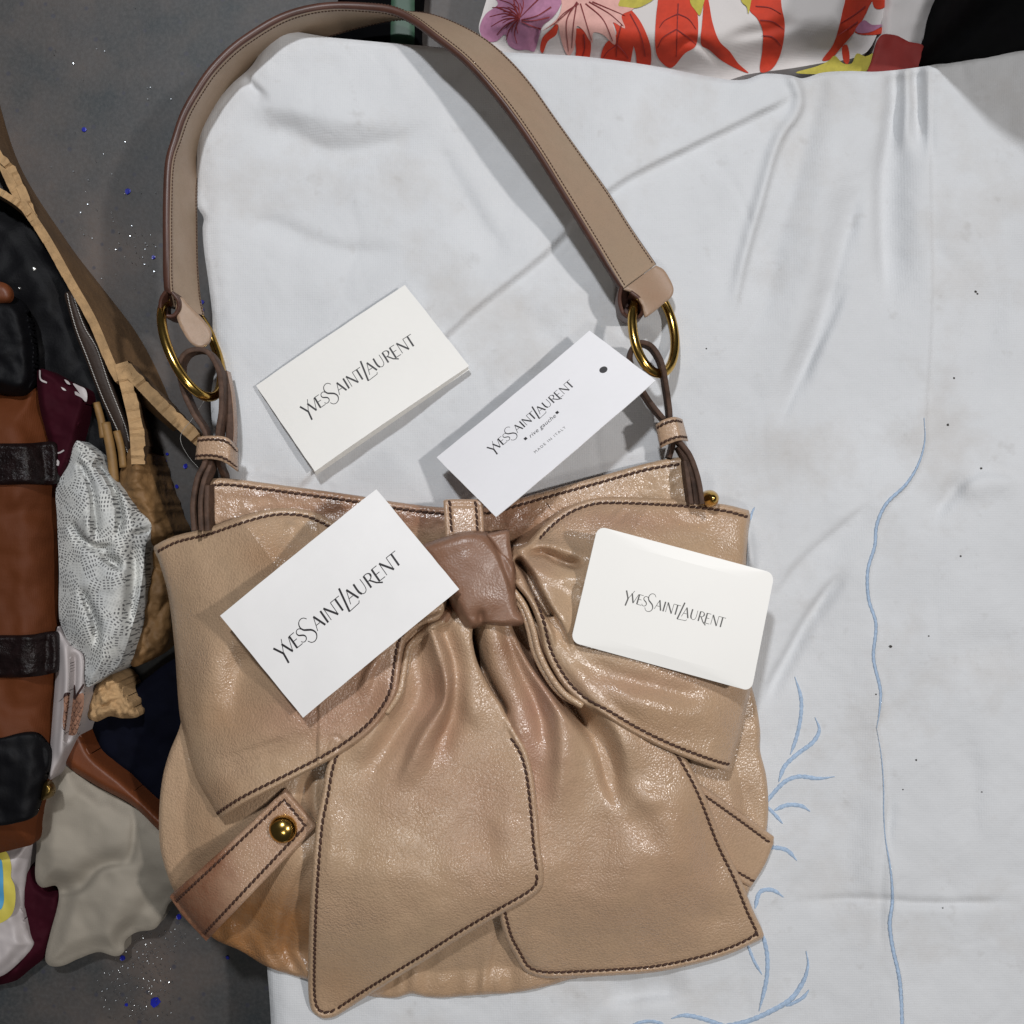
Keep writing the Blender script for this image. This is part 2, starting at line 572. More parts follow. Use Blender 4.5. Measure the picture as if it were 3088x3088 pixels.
def cloth_z(P, E):
    x, y = P[:, 0], P[:, 1]
    z = 1.9 * fbm(x, y, 520, 1, 3) + 0.4 * fbm(x, y, 110, 5, 3)
    z = z - 2.2 * np.clip(0.22 - np.abs(fbm(x * 0.9 + 0.35 * y, 0.6 * y - 0.3 * x, 300, 9, 2)), 0, 1) - 0.9 * np.clip(0.2 - np.abs(fbm(x + 0.5 * y, y * 0.8, 130, 14, 2)), 0, 1)
    # left border: rounded tumble over the edge
    lft = seg_dist(P, spline([(820, 4000), (806, 2918), (760, 2200), (660, 1450), (640, 948), (594, 465), (606, 383), (751, 207), (806, 88)], 40))
    z = z - 3.5 * np.exp(-(lft / 34) ** 2)
    diag = [(2420, 270), (2360, 312), (2100, 440), (1850, 572), (1640, 775), (1410, 960), (1180, 1185), (940, 1440), (860, 1530)]
    z = z + stepfold(P, diag, 4.0, 7, 170, 0.06) - fold(P, diag, 3.2, 9, 9, 0.06)
    z = z + stepfold(P, HEM, 2.2, 7, 100, 0.03)
    L = [
        ([(2700, 215), (2700, 330), (2672, 500), (2668, 700), (2690, 950)], -4.5, 30, 70, 0.25, False, True),
        ([(2760, 205), (2765, 330), (2790, 500)], -3.0, 22, 30, 0.4, False, True),
        ([(2740, 205), (2735, 330), (2720, 480)], 2.5, 22, 22, 0.4, False, True),
        ([(2388, 228), (2412, 280), (2410, 330), (2350, 420), (2290, 620), (2240, 800), (2200, 1000)], 2.2, 22, 12, 0.3, False, True),
        ([(2470, 225), (2400, 500), (2330, 760), (2260, 1080)], -1.8, 60, 40, 0.3, False, True),
        ([(2540, 240), (2500, 560), (2440, 900), (2360, 1200), (2290, 1420)], 2.2, 60, 60),
        ([(2600, 500), (2520, 800), (2440, 1060), (2380, 1300)], -2.2, 55, 30),
        ([(2560, 820), (2480, 1000), (2400, 1150), (2330, 1320)], -2.0, 50, 22),
        ([(2298, 2146), (2340, 2040), (2385, 1961), (2440, 1860), (2560, 1700)], -2.6, 30, 16),
        ([(2320, 1840), (2420, 1700), (2560, 1580), (2660, 1500)], -1.4, 60, 18),
        ([(720, 385), (850, 400), (1000, 465), (1180, 440), (1330, 385)], -2.6, 70, 45),
        ([(735, 225), (770, 270), (810, 300)], -2.4, 20, 12, 0.4),
        ([(720, 300), (900, 325), (1050, 360), (1200, 330)], 1.4, 40, 60),
        ([(690, 650), (850, 690), (1030, 760), (1250, 760)], -1.2, 40, 30),
        ([(1300, 420), (1380, 560), (1460, 690), (1540, 790)], -1.2, 50, 30),
        ([(2380, 2720), (2600, 2712), (2800, 2725), (3100, 2718)], -1.1, 14, 14),
        ([(2600, 2050), (2580, 2250), (2570, 2500), (2520, 2800)], -1.2, 60, 60),
        ([(2700, 2350), (2660, 2600), (2650, 2900)], -0.8, 12, 20),
        ([(1800, 3010), (1960, 2990), (2080, 2980)], -2.4, 30, 60),
        ([(2890, 1500), (2960, 1450), (3088, 1462)], 1.6, 40, 20),
        ([(2810, 1560), (2880, 1470), (2900, 1440)], -1.6, 26, 26),
        ([(2860, 1950), (2980, 1960), (3088, 1940)], -1.2, 60, 60),
        ([(2250, 1560), (2262, 1650), (2272, 1740)], 2.0, 14, 14),
        ([(1500, 900), (1600, 950), (1700, 1080)], -0.8, 40, 40),
        ([(2900, 2200), (2930, 2350), (2920, 2550)], -1.0, 40, 40),
        ([(2990, 800), (2960, 1100), (2900, 1350)], -1.2, 60, 60),
    ]
    z = z + 2.1 * folds(P, L)
    return z


C = thing("white_cloth", "white embroidered cotton cloth with blue stitched sprigs spread beneath the beige handbag", "cloth", (1544, 1544, FLOOR_Z))
cl = panel("cloth_sheet", cloth_edge, cloth_z, M["cloth"], C, step=8, roll=(18, 3.0), under=lambda P, E: np.full(len(P), FLOOR_Z + 1))


def strand(path, w):
    Q = resample(spline(path, 8), step=7)
    z = cloth_z(Q, None)
    n = len(Q)
    t = np.gradient(Q, axis=0); t /= np.linalg.norm(t, axis=1, keepdims=True)
    nn = np.stack([-t[:, 1], t[:, 0]], 1)
    f = np.linspace(0, 1, n)
    wid = w * 0.5 * np.clip(np.minimum(f / 0.25, (1 - f) / 0.12), 0.12, 1) ** 0.7 * (1 + 0.12 * np.sin(np.arange(n) * 2.1))
    V = []
    for a, h in ((-1, -0.4), (-0.7, 0.3), (0, 0.5), (0.7, 0.3), (1, -0.4)):
        q = Q + nn * (wid * a)[:, None]
        V.append(W(q[:, 0], q[:, 1], z + h + 0.1 * np.sin(np.arange(n) * 2.6)))
    V = np.stack(V, 1).reshape(-1, 3)
    F = []
    for i in range(n - 1):
        for a in range(4):
            F.append([i * 5 + a, i * 5 + a + 1, (i + 1) * 5 + a + 1, (i + 1) * 5 + a])
        F.append([i * 5 + 4, i * 5, (i + 1) * 5, (i + 1) * 5 + 4])
    return link("embroidery", V, F, M["blue"], C)


for path, w in (
    ([(2397, 2041), (2415, 2103), (2415, 2158), (2403, 2220), (2384, 2275)], 15),
    ([(2458, 2164), (2471, 2201), (2452, 2238), (2403, 2275), (2366, 2312), (2348, 2358)], 17),
    ([(2517, 2342), (2471, 2348), (2409, 2342), (2366, 2358), (2317, 2410), (2290, 2440)], 17),
    ([(2443, 2447), (2415, 2430), (2372, 2428), (2335, 2444)], 17),
    ([(2360, 2484), (2335, 2455), (2310, 2430)], 14),
    ([(2403, 2595), (2372, 2564), (2323, 2555), (2300, 2556)], 17),
    ([(2363, 2706), (2329, 2684), (2292, 2690), (2277, 2740)], 17),
    ([(2289, 3050), (2311, 2958), (2314, 2884), (2299, 2810)], 17),
    ([(2298, 2939), (2275, 2900), (2255, 2850)], 12),
    ([(2431, 2869), (2437, 2909), (2424, 2958), (2384, 3013), (2323, 3050), (2261, 3078), (2190, 3095), (2100, 3110)], 20),
    ([(2440, 2985), (2420, 3010), (2370, 3035)], 14),
    ([(2025, 3072), (2060, 3062), (2110, 3070), (2200, 3100)], 18),
    ([(1900, 3092), (1950, 3080), (1990, 3085), (2010, 3100)], 14),
    ([(2276, 1530), (2268, 1545), (2262, 1570)], 9),
    (HEM[3:17], 12), (HEM[16:22], 4), (HEM[20:], 14),
):
    strand(path, w * 0.9)

# ------------------------------------------------------------------ the handbag
BAG = thing("handbag", "beige leather shoulder bag with a big knotted bow, brass rings and looped strap", "handbag", (1400, 2300, 0))
body_out = [(618, 1458), (640, 1444), (680, 1442), (790, 1455), (915, 1472), (1080, 1495), (1180, 1512), (1335, 1530), (1460, 1530), (1570, 1502), (1640, 1482),
            (1840, 1427), (1950, 1397), (2045, 1379), (2068, 1388), (2072, 1440), (2090, 1530), (2160, 1700), (2225, 1950), (2275, 2100), (2292, 2200),
            (2292, 2262), (2310, 2337), (2317, 2422), (2312, 2497), (2290, 2600), (2230, 2740), (2120, 2850), (1900, 2930), (1720, 2954), (1650, 2974),
            (1550, 2994), (1465, 2999), (1400, 3004), (1330, 3009), (1285, 3006), (1240, 2997), (1190, 3009), (1115, 3004), (1000, 2975), (920, 2952), (810, 2917),
            (725, 2867), (640, 2827), (565, 2745), (520, 2677), (495, 2607), (482, 2547), (480, 2447), (490, 2347), (510, 2272), (545, 2180),
            (565, 2000), (570, 1800), (600, 1640)]
_BO = spline(body_out, 40, True)


def sd_body(P):
    d = seg_dist(P, _BO, True)
    return np.where(inside(P, _BO), d, -d)


def base(P):
    """height of the stuffed bag under its outer panels, mm"""
    s = sd_body(P)
    y = P[:, 1]
    h = 7 + 31 * sstep((s + 90) / 470)
    return h - 4 * sstep((1750 - y) / 300)


SLIT = [(1424, 1890), (1430, 1940), (1448, 2005), (1482, 2076), (1510, 2125), (1530, 2160)]
GAP = [(1558, 1875), (1582, 1930), (1610, 1985), (1655, 2050), (1715, 2128), (1790, 2215), (1815, 2262)]


def body_z(P, E):
    x, y = P[:, 0], P[:, 1]
    top = sstep((1720 - y) / 160)
    b = np.maximum(base(P) - 7.0, 9 + 8 * top)
    r = 120 * (1 - top) + 12 * top
    s = np.clip(E / r, 0, 1)
    low = 5.0 + 9 * top
    z = low + (b - low) * np.sqrt(np.clip(1 - (1 - s) ** 2, 0, 1))
    z = z + 0.5 * fbm(x, y, 130, 21, 3)
    # gathered pleats along the bottom seam
    g = np.exp(-(E / 130) ** 2) * sstep((y - 2700) / 120)
    z = z + g * (0.4 + 0.8 * np.abs(noise(x, y, 210, 33))) * (1.7 * np.sin(x / 24.0 + 4.5 * noise(x, y, 170, 31)) + 0.9 * np.sin(x / 11.0 + 3.5 * noise(x, y, 120, 32)))
    L = [([(960, 2520), (900, 2600), (850, 2700), (820, 2800), (800, 2890)], 5.0, 50, 28),
         ([(935, 2700), (880, 2760), (860, 2850), (850, 2920)], -4.0, 22, 30),
         ([(760, 2680), (720, 2760), (700, 2850)], 2.5, 40, 30),
         ([(930, 2320), (915, 2420), (930, 2520)], -5.0, 16, 26),
         ([(950, 2330), (945, 2420), (960, 2480)], 4.0, 16, 16),
         ([(660, 2260), (620, 2400), (600, 2560)], 2.0, 60, 60),
         ([(2230, 2350), (2260, 2440), (2270, 2540)], -2.0, 30, 30),
         ([(2180, 2330), (2215, 2420), (2220, 2500)], 2.2, 30, 30),
         ([(1540, 2740), (1500, 2860), (1490, 2960)], -4.0, 18, 40),
         ([(1900, 1500), (1800, 1520), (1720, 1560)], 1.2, 24, 24)]
    z = z + folds(P, L)
    z = z + fold(P, GAP, -19.0, 24, 30, 0.45, False, True) + fold(P, SLIT, -20.0, 16, 16, 0.12, False, True)
    # creased leather of the top band
    t2 = sstep((1640 - y) / 60)
    z = z + t2 * (0.55 * noise(x + 0.7 * y, y, 34, 41) + 0.35 * noise(x, y * 1.7, 17, 42))
    rim = spline(body_out[1:15], 30)
    e = seg_dist(P, rim)
    z = z - 0.6 * np.exp(-((e - 20) / 6) ** 2)
    return z


def blob(P, x, y, rx, ry=None, a=1.0):
    ry = rx if ry is None else ry
    return a * np.exp(-(((P[:, 0] - x) / rx) ** 2 + ((P[:, 1] - y) / ry) ** 2))


def wear3(r, t, o):
    return np.clip(np.stack([r, t, o], 1), 0, 1)


def body_wear(P, E):
    r = blob(P, 1010, 1530, 90, 30, 0.75) + blob(P, 1240, 1560, 100, 40, 0.5) + blob(P, 1560, 1560, 70, 50, 0.55) + blob(P, 900, 1490, 260, 14, 0.5) + blob(P, 1600, 1640, 80, 60, 0.5)
    t = blob(P, 770, 2800, 240, 150, 1.3) + blob(P, 1580, 1560, 90, 70, 0.6) + blob(P, 1290, 2990, 420, 60, 0.22) + blob(P, 620, 2500, 90, 250, 0.18)
    o = blob(P, 850, 1540, 320, 80, 0.5) + blob(P, 1500, 1560, 200, 60, 0.6) + blob(P, 1250, 1560, 150, 60, 0.5)
    return wear3(r, t, o)


panel("body", body_out, body_z, M["leather"], BAG, step=7, roll=(8, 1.5), wear=body_wear, under=lambda P, E: np.full(len(P), 1.5))
body_part = bpy.data.objects["body"]


def zr(zf):
    return lambda P, E: zf(P, np.maximum(E, 20))


def seam_on(path, zf, E_of, parent, inset=19, period=19, rad=0.8, dz=0.0, mat="thread"):
    Q = offset_path(spline(path, 6), inset)
    z = zf(Q, E_of(Q))
    return stitches(W(Q[:, 0], Q[:, 1], z + dz), M[mat], parent, period, rad)


def Eof(outline):
    O = spline(outline, 12, True)
    return lambda Q: seg_dist(Q, O, True)


# stitching on the rim of the opening
seam_on([(632, 1447), (680, 1442), (790, 1455), (915, 1472), (1080, 1495), (1180, 1512), (1335, 1530), (1460, 1530), (1570, 1502), (1640, 1482), (1840, 1427), (1950, 1397), (2060, 1380)],
        body_z, Eof(body_out), body_part, 19)
# short vertical seam in the band
seam_on([(1640, 1484), (1648, 1510), (1662, 1545)], body_z, Eof(body_out), body_part, 0, 30, 0.25, -0.15)


def lip(E, path_d, depth=0.75, at=19, w=6.5, rim=0.35):
    """groove pulled in by the stitching and the rolled lip outside it"""
    return -depth * np.exp(-((path_d - at) / w) ** 2) + rim * np.exp(-((path_d - 8) / 6) ** 2)


# --- right tail of the bow (lower)
rt_bottom = [(1492, 2700), (1507, 2767), (1525, 2832), (1552, 2882), (1578, 2925), (1612, 2944), (1660, 2950), (1750, 2947), (1850, 2942), (1975, 2932),
             (2100, 2907), (2200, 2877), (2270, 2845), (2302, 2820)]
rt_right = [(2302, 2820), (2297, 2800), (2270, 2742), (2230, 2642), (2180, 2537), (2140, 2432), (2110, 2362), (2075, 2297), (2040, 2240)]
tail_r = rt_bottom[:-1] + [(2298, 2830), (2303, 2816)] + rt_right[2:] + [(1980, 2150), (1850, 2050), (1720, 1960), (1620, 1880), (1570, 1850), (1480, 1840), (1420, 1850),
                                                    (1425, 1930), (1440, 2050), (1455, 2250), (1470, 2500)]
_rtS = [spline(rt_bottom, 20), spline(rt_right, 20)]


def tail_r_z(P, E):
    x, y = P[:, 0], P[:, 1]
    z = base(P) + 3.5
    z = z - 3.5 * sstep((y - 2700) / 260) - 2 * sstep((x - 2240) / 80)
    L = [([(1470, 1860), (1490, 1980), (1530, 2100), (1590, 2250), (1610, 2360)], 7.0, 34, 60, 0.35, False, True),
         ([(1420, 1880), (1440, 2010), (1490, 2100), (1540, 2190)], -6.5, 20, 30, 0.25, False, True),
         ([(1560, 1880), (1610, 2000), (1680, 2120), (1700, 2230), (1690, 2400), (1660, 2520)], 9.0, 40, 56, 0.4, False, True),
         ([(1520, 1870), (1565, 2000), (1630, 2150), (1650, 2300)], -5.5, 22, 30, 0.4, False, True),
         ([(1580, 1880), (1660, 2020), (1740, 2140), (1815, 2262), (1838, 2350), (1860, 2420), (1890, 2450)], -11.0, 22, 36, 0.22, False, True),
         ([(1640, 1930), (1760, 2080), (1860, 2190), (1898, 2290), (1905, 2380)], 7.5, 30, 60, 0.3, False, True),
         ([(1900, 2370), (1960, 2420), (2010, 2390)], 3.0, 36, 36),
         ([(1890, 2440), (1930, 2500), (1990, 2560)], -3.5, 40, 50),
         ([(1840, 2440), (1800, 2560), (1740, 2640)], -2.6, 60, 60),
         ([(2000, 2430), (2040, 2540), (2080, 2700)], 3.2, 50, 50),
         ([(2090, 2380), (2130, 2520), (2190, 2680)], -2.4, 30, 46),
         ([(1960, 2620), (1900, 2700), (1850, 2800)], 2.0, 70, 50),
         ([(1620, 2800), (1610, 2880), (1640, 2920)], 2.2, 30, 40),
         ([(2080, 2720), (2150, 2780), (2180, 2700)], -1.5, 40, 40)]
    z = smax(z + folds(P, L) + 0.9 * fbm(x, y, 150, 51, 3), base(P) - 4.0, 2)
    z = z + fold(P, GAP, -24.0, 17, 22, 0.45, False, True) + fold(P, SLIT, -20.0, 8, 10, 0.12, False, True)
    d = np.minimum(seg_dist(P, _rtS[0]), seg_dist(P, _rtS[1]))
    return z + lip(E, d)


def tail_r_wear(P, E):
    r = blob(P, 1530, 1960, 60, 90, 0.55) + blob(P, 1500, 2160, 50, 110, 0.25)
    o = blob(P, 1600, 2250, 110, 220, 0.8) + blob(P, 1640, 2050, 80, 130, 0.5) + blob(P, 1900, 2600, 300, 240, 0.25)
    t = blob(P, 2080, 2520, 120, 220, 0.14)
    return wear3(r, t, o)


TR = panel("bow_tail", tail_r, tail_r_z, M["leather"], BAG, step=5, thick=3, roll=(11, 2.4), wear=tail_r_wear)
seam_on(rt_bottom, tail_r_z, Eof(tail_r), TR, -19)
seam_on(rt_right, tail_r_z, Eof(tail_r), TR, -19)

# --- left tail of the bow (over the right one)
lt_left = [(1010, 2240), (985, 2312), (970, 2397), (955, 2472), (945, 2572), (935, 2722), (930, 2872), (930, 3000), (940, 3047), (966, 3069), (1000, 3069), (1028, 3056)]
lt_bottom = [(1028, 3056), (1115, 2999), (1290, 2892), (1400, 2822), (1520, 2752), (1606, 2702), (1634, 2672), (1638, 2622)]
lt_right = [(1638, 2622), (1628, 2547), (1620, 2447), (1606, 2332), (1586, 2262), (1552, 2206)]
tail_l = lt_left + lt_bottom[1:] + lt_right[1:] + [(1510, 2125), (1475, 2070), (1440, 2000), (1424, 1930), (1420, 1850), (1340, 1840), (1260, 1880), (1180, 2000), (1080, 2140)]
_ltS = [spline(lt_left, 20), spline(lt_bottom, 20), spline(lt_right, 20)]


def tail_l_z(P, E):
    x, y = P[:, 0], P[:, 1]
    z = base(P) + 8.5
    z = z - 8 * sstep((y - 2760) / 300) * sstep((1300 - x) / 300) - 2.5 * sstep((y - 2600) / 300)
    L = [([(1300, 1880), (1320, 1960), (1345, 2040), (1345, 2120), (1290, 2200), (1240, 2300), (1200, 2400)], 8.5, 20, 44, 0.3, False, True),
         ([(1330, 1890), (1370, 1990), (1375, 2080), (1360, 2160), (1320, 2250), (1310, 2320)], -9.0, 18, 34, 0.3, False, True),
         ([(1380, 1890), (1400, 2000), (1420, 2120), (1470, 2220)], 4.5, 34, 44, 0.3, False, True),
         ([(1250, 1930), (1260, 2020), (1270, 2090), (1200, 2200), (1130, 2300), (1080, 2380)], -5.5, 40, 30, 0.3, False, True),
         ([(1200, 2010), (1180, 2110), (1120, 2220), (1060, 2300)], 4.0, 34, 34),
         ([(1010, 2420), (1000, 2560), (990, 2700)], 1.6, 20, 40),
         ([(1100, 2480), (1040, 2640), (1010, 2800)], -1.8, 60, 60),
         ([(1420, 2330), (1440, 2450), (1420, 2600)], -1.6, 90, 70),
         ([(1130, 2900), (1250, 2800), (1400, 2740)], 1.6, 50, 50),
         ([(1500, 2450), (1540, 2560), (1530, 2660)], 1.8, 40, 60)]
    z = z + folds(P, L) + 0.9 * fbm(x, y, 170, 61, 3)
    z = smax(z, np.where(x > 1400, tail_r_z(P, np.full(len(P), 99.)) + 2.6, -50), 2)
    z = smax(z, base(P) - 3.0, 2)
    d = np.minimum(np.minimum(seg_dist(P, _ltS[0]), seg_dist(P, _ltS[1])), seg_dist(P, _ltS[2]))
    return z + lip(E, d)


def tail_l_wear(P, E):
    r = blob(P, 1320, 2060, 40, 60, 0.35)
    o = blob(P, 1310, 2120, 90, 160, 0.6) + blob(P, 1450, 2450, 160, 220, 0.45) + blob(P, 1200, 2300, 120, 160, 0.35)
    t = blob(P, 1330, 2190, 40, 110, 0.35) + blob(P, 1020, 2970, 90, 80, 0.25)
    return wear3(r, t, o)


TL = panel("bow_tail", tail_l, tail_l_z, M["leather"], BAG, step=6, thick=3, roll=(11, 2.4), wear=tail_l_wear)
seam_on(lt_left, tail_l_z, Eof(tail_l), TL, -19)
seam_on(lt_bottom, tail_l_z, Eof(tail_l), TL, -19)
seam_on(lt_right, tail_l_z, Eof(tail_l), TL, -19)

# --- tabs
tab_l = [(858, 2380, 'c'), (952, 2490, 'c'), (948, 2500, 'c'), (622, 2838, 'c'), (600, 2815), (550, 2760), (512, 2706, 'c'), (516, 2698, 'c'), (640, 2590), (760, 2478)]
_tlS = spline([(516, 2700), (640, 2590), (760, 2478), (858, 2380)], 20), spline([(858, 2380), (952, 2492)], 20), spline([(952, 2492), (800, 2655), (622, 2838)], 20)


def tab_l_z(P, E):
    s = np.clip(sd_body(P), -10, 400)
    z = 8 + 25 * np.sqrt(np.clip(1 - (1 - np.clip((s + 12) / 190, 0, 1)) ** 2, 0, 1)) + 2.5
    z = z + 1.2 * np.exp(-(((P[:, 0] - 750) * 0.7 + (P[:, 1] - 2600) * -0.7) / 200) ** 2)
    d = np.minimum(np.minimum(seg_dist(P, _tlS[0]), seg_dist(P, _tlS[1])), seg_dist(P, _tlS[2]))
    return z + lip(E, d, 0.6, 20, 6) + 0.2 * fbm(P[:, 0], P[:, 1], 60, 71, 2)


TABL = panel("side_tab", tab_l, tab_l_z, M["leather"], BAG, step=5, thick=3, roll=(7, 1.2),
             wear=lambda P, E: wear3(0.95 * sstep((760 - P[:, 0]) / 150 + 0.1 * fbm(P[:, 0], P[:, 1], 80, 3)), blob(P, 870, 2460, 80, 80, 0.3), np.full(len(P), 0.45)))
TABL["label"] = "brown worn side tab with brass stud"
seam_on([(530, 2719), (650, 2606), (760, 2502), (857, 2411, 'c'), (921, 2491, 'c'), (780, 2640), (608, 2824)], tab_l_z, Eof(tab_l), TABL, 0, 18, 0.72)


def dome(name, x, y, z, r, h, mat, parent, n=28, m=10):
    c = W(x, y, z)
    V = []; F = []
    R = r * PX
    for j in range(m):
        a = (j / (m - 1)) * math.pi * 0.5
        rr = R * math.cos(a) if j < m - 1 else R * 0.01
        zz = h * 0.001 * math.sin(a)
        for i in range(n):
            t = 2 * math.pi * i / n
            V.append(c + np.array([rr * math.cos(t), rr * math.sin(t), zz]))
    for j in range(m - 1):
        for i in range(n):
            F.append([j * n + i, j * n + (i + 1) % n, (j + 1) * n + (i + 1) % n, (j + 1) * n + i])
    F.append([(m - 1) * n + i for i in range(n)])
    k = len(V)
    for i in range(n):
        t = 2 * math.pi * i / n
        V.append(c + np.array([R * math.cos(t), R * math.sin(t), -0.002]))
    for i in range(n): F.append([k + i, k + (i + 1) % n, (i + 1) % n, i])
    return link(name, V, F, mat, parent)


zs = float(tab_l_z(np.array([[854., 2500.]]), np.array([60.]))[0])
dome("stud", 854, 2500, zs + 0.5, 40, 6.0, M["brass"], TABL)

tab_r = [(2060, 2330), (2112, 2366, 'c'), (2225, 2446), (2334, 2524, 'c'), (2332, 2545, 'c'), (2305, 2610), (2264, 2676, 'c'), (2240, 2664, 'c'), (2120, 2590), (2040, 2520)]
_trS = spline([(2060, 2328), (2225, 2446), (2336, 2526)], 20), spline([(2264, 2676), (2120, 2590), (2040, 2520)], 20)


def tab_r_z(P, E):
    s = np.clip(sd_body(P), -30, 400)
    z = 7 + 19 * np.sqrt(np.clip(1 - (1 - np.clip((s + 30) / 170, 0, 1)) ** 2, 0, 1)) + 2
    d = np.minimum(seg_dist(P, _trS[0]), seg_dist(P, _trS[1]))
    return np.minimum(z, base(P) - 1.6) + lip(E, d, 0.6, 20, 6)


TABR = panel("side_tab", tab_r, tab_r_z, M["leather"], BAG, step=5, thick=3, roll=(7, 1.2), wear=lambda P, E: wear3(0 * E, 0 * E, np.full(len(P), 0.15)))
seam_on([(2060, 2330), (2225, 2446), (2334, 2526)], tab_r_z, Eof(tab_r), TABR, 20, 18, 0.72)
seam_on([(2264, 2676), (2120, 2590), (2040, 2520)], tab_r_z, Eof(tab_r), TABR, 20, 18, 0.72)

# --- left loop of the bow
lw_top = [(466, 1646), (525, 1617), (625, 1592), (720, 1560), (810, 1536), (880, 1532), (940, 1542), (1000, 1570), (1080, 1615), (1180, 1650), (1290, 1660)]
lw_bot = [(1330, 1860), (1285, 1880), (1240, 1915), (1220, 1945), (1207, 2025), (1196, 2090), (1165, 2150), (1110, 2212), (1015, 2280), (890, 2347), (740, 2423), (664, 2472)]
wing_l = lw_top + [(1340, 1680), (1350, 1780)] + lw_bot[:-1] + [(666, 2473, 'c'), (654, 2455), (640, 2432), (590, 2342), (556, 2222), (541, 2150), (526, 1950), (506, 1790), (478, 1690), (464, 1658)]
_lwS = [spline(lw_top, 20), spline(lw_bot, 20)]
_lwF = spline([(466, 1655), (506, 1790), (526, 1950), (541, 2150), (556, 2222), (590, 2342), (640, 2432), (660, 2468)], 20)


def wing_l_z(P, E):
    x, y = P[:, 0], P[:, 1]
    z = base(P) + 9 + 3 * sstep((900 - x) / 300)
    df = seg_dist(P, _lwF)
    z = z - 12 * (1 - np.sqrt(np.clip(1 - (1 - np.clip(df / 110, 0, 1)) ** 2, 0, 1))) - 3.0 * sstep((620 - x) / 120)
    z = z + 4.0 * blob(P, 760, 1900, 240, 280)
    z = z + 4.5 * sstep((x - 1180) / 150)
    L = [([(1300, 1700), (1150, 1700), (1010, 1620), (930, 1590), (880, 1600)], -6.0, 22, 34, 0.25, False, True),
         ([(1300, 1680), (1120, 1640), (1000, 1605), (900, 1560)], 4.0, 26, 26, 0.3, False, True),
         ([(860, 1570), (880, 1590), (900, 1580)], 2.0, 12, 12, 0.4),
         ([(1310, 1760), (1100, 1760), (900, 1720), (780, 1660)], 4.0, 50, 60, 0.4, False, True),
         ([(1310, 1800), (1150, 1850), (980, 1900), (800, 1960), (700, 2060), (690, 2150)], -5.5, 44, 50, 0.35, False, True),
         ([(760, 1900), (720, 2000), (720, 2120), (700, 2200)], -4.5, 40, 70, 0.4),
         ([(660, 1860), (640, 2000), (600, 2140), (580, 2230)], 4.0, 60, 60),
         ([(1250, 1900), (1190, 1960), (1150, 2030), (1142, 2080), (1128, 2130)], -8.5, 11, 16, 0.25, False, True),
         ([(1220, 1920), (1150, 1960), (1110, 2040), (1095, 2110), (1100, 2150)], 6.0, 34, 26, 0.35, False, True),
         ([(1200, 1940), (1110, 1970), (1068, 2030), (1048, 2090), (1060, 2150), (1090, 2180)], -6.5, 18, 20, 0.3, False, True),
         ([(1180, 2020), (1172, 2080), (1140, 2140)], 3.0, 14, 14),
         ([(620, 2260), (760, 2220), (900, 2190), (1040, 2180)], 2.2, 40, 40),
         ([(640, 2340), (780, 2290), (900, 2250)], -1.6, 22, 22),
         ([(640, 2300), (760, 2262), (880, 2225)], -0.9, 12, 12),
         ([(690, 2390), (800, 2340), (930, 2270)], -1.0, 16, 16),
         ([(1060, 2165), (1090, 2190), (1120, 2195)], -1.6, 10, 10)]
    z = z + folds(P, L) + 0.8 * fbm(x, y, 140, 81, 3)
    z = smax(z, np.where(x > 960, tail_l_z(P, np.full(len(P), 99.)) + 3.4, -50), 2)
    d = np.minimum(seg_dist(P, _lwS[0]), seg_dist(P, _lwS[1]))
    return z + lip(E, d, 0.9, 20, 7, 0.6)


def wing_l_wear(P, E):
    r = blob(P, 1100, 2120, 60, 60, 0.3)
    t = blob(P, 820, 1680, 90, 60, 0.35) + blob(P, 700, 2160, 120, 80, 0.3) + blob(P, 640, 2400, 90, 60, 0.3) + blob(P, 1150, 2150, 50, 60, 0.3)
    o = blob(P, 960, 2160, 170, 90, 0.75) + blob(P, 1150, 2050, 120, 120, 0.6)
    return wear3(r, t, o)


# the folded back half of the left loop shows as doubled lips by the knot
for off, hz in ((12, -2.2), (24, -4.5)):
    lip_l = [(1335 + off * 0.3, 1868 + off * 0.4), (1290 + off * 0.4, 1890 + off * 0.4), (1246 + off * 0.7, 1922 + off * 0.3), (1222 + off * 0.8, 1955), (1209 + off * 0.7, 2030), (1197 + off * 0.5, 2092), (1166, 2150)]
    Q = spline(lip_l, 8)
    tube("loop_lining", W(Q[:, 0], Q[:, 1], wing_l_z(Q, np.full(len(Q), 10.)) + hz), 0.0016, M["leather"], BAG, seg=8)

WL = panel("bow_loop", wing_l, wing_l_z, M["leather"], BAG, step=5, thick=3, roll=(13, 3.0), wear=wing_l_wear)
seam_on(lw_top[:-1], wing_l_z, Eof(wing_l), WL, 20)
seam_on(lw_bot[1:], wing_l_z, Eof(wing_l), WL, 21)

# --- right loop of the bow
rw_top = [(1540, 1655), (1585, 1640), (1612, 1613), (1650, 1573), (1705, 1532), (1765, 1507), (1815, 1498), (1940, 1500), (2065, 1507), (2190, 1522), (2262, 1541)]
rw_bot = [(2196, 2326), (2175, 2322), (2100, 2297), (2000, 2257), (1900, 2207), (1825, 2162), (1760, 2125), (1710, 2082), (1670, 2025), (1640, 1960), (1620, 1880), (1592, 1812), (1550, 1762)]
wing_r = rw_top[:-1] + [(2258, 1539, 'c'), (2263, 1556, 'c'), (2256, 1610), (2250, 1700), (2252, 1850), (2262, 2000), (2264, 2080), (2254, 2120), (2235, 2210), (2206, 2312, 'c')] + rw_bot + [(1520, 1740), (1510, 1690)]
_rwS = [spline(rw_top, 20), spline(rw_bot, 20)]
_rwF = spline([(2262, 1550), (2250, 1700), (2252, 1850), (2264, 2060), (2235, 2210), (2204, 2318)], 20)


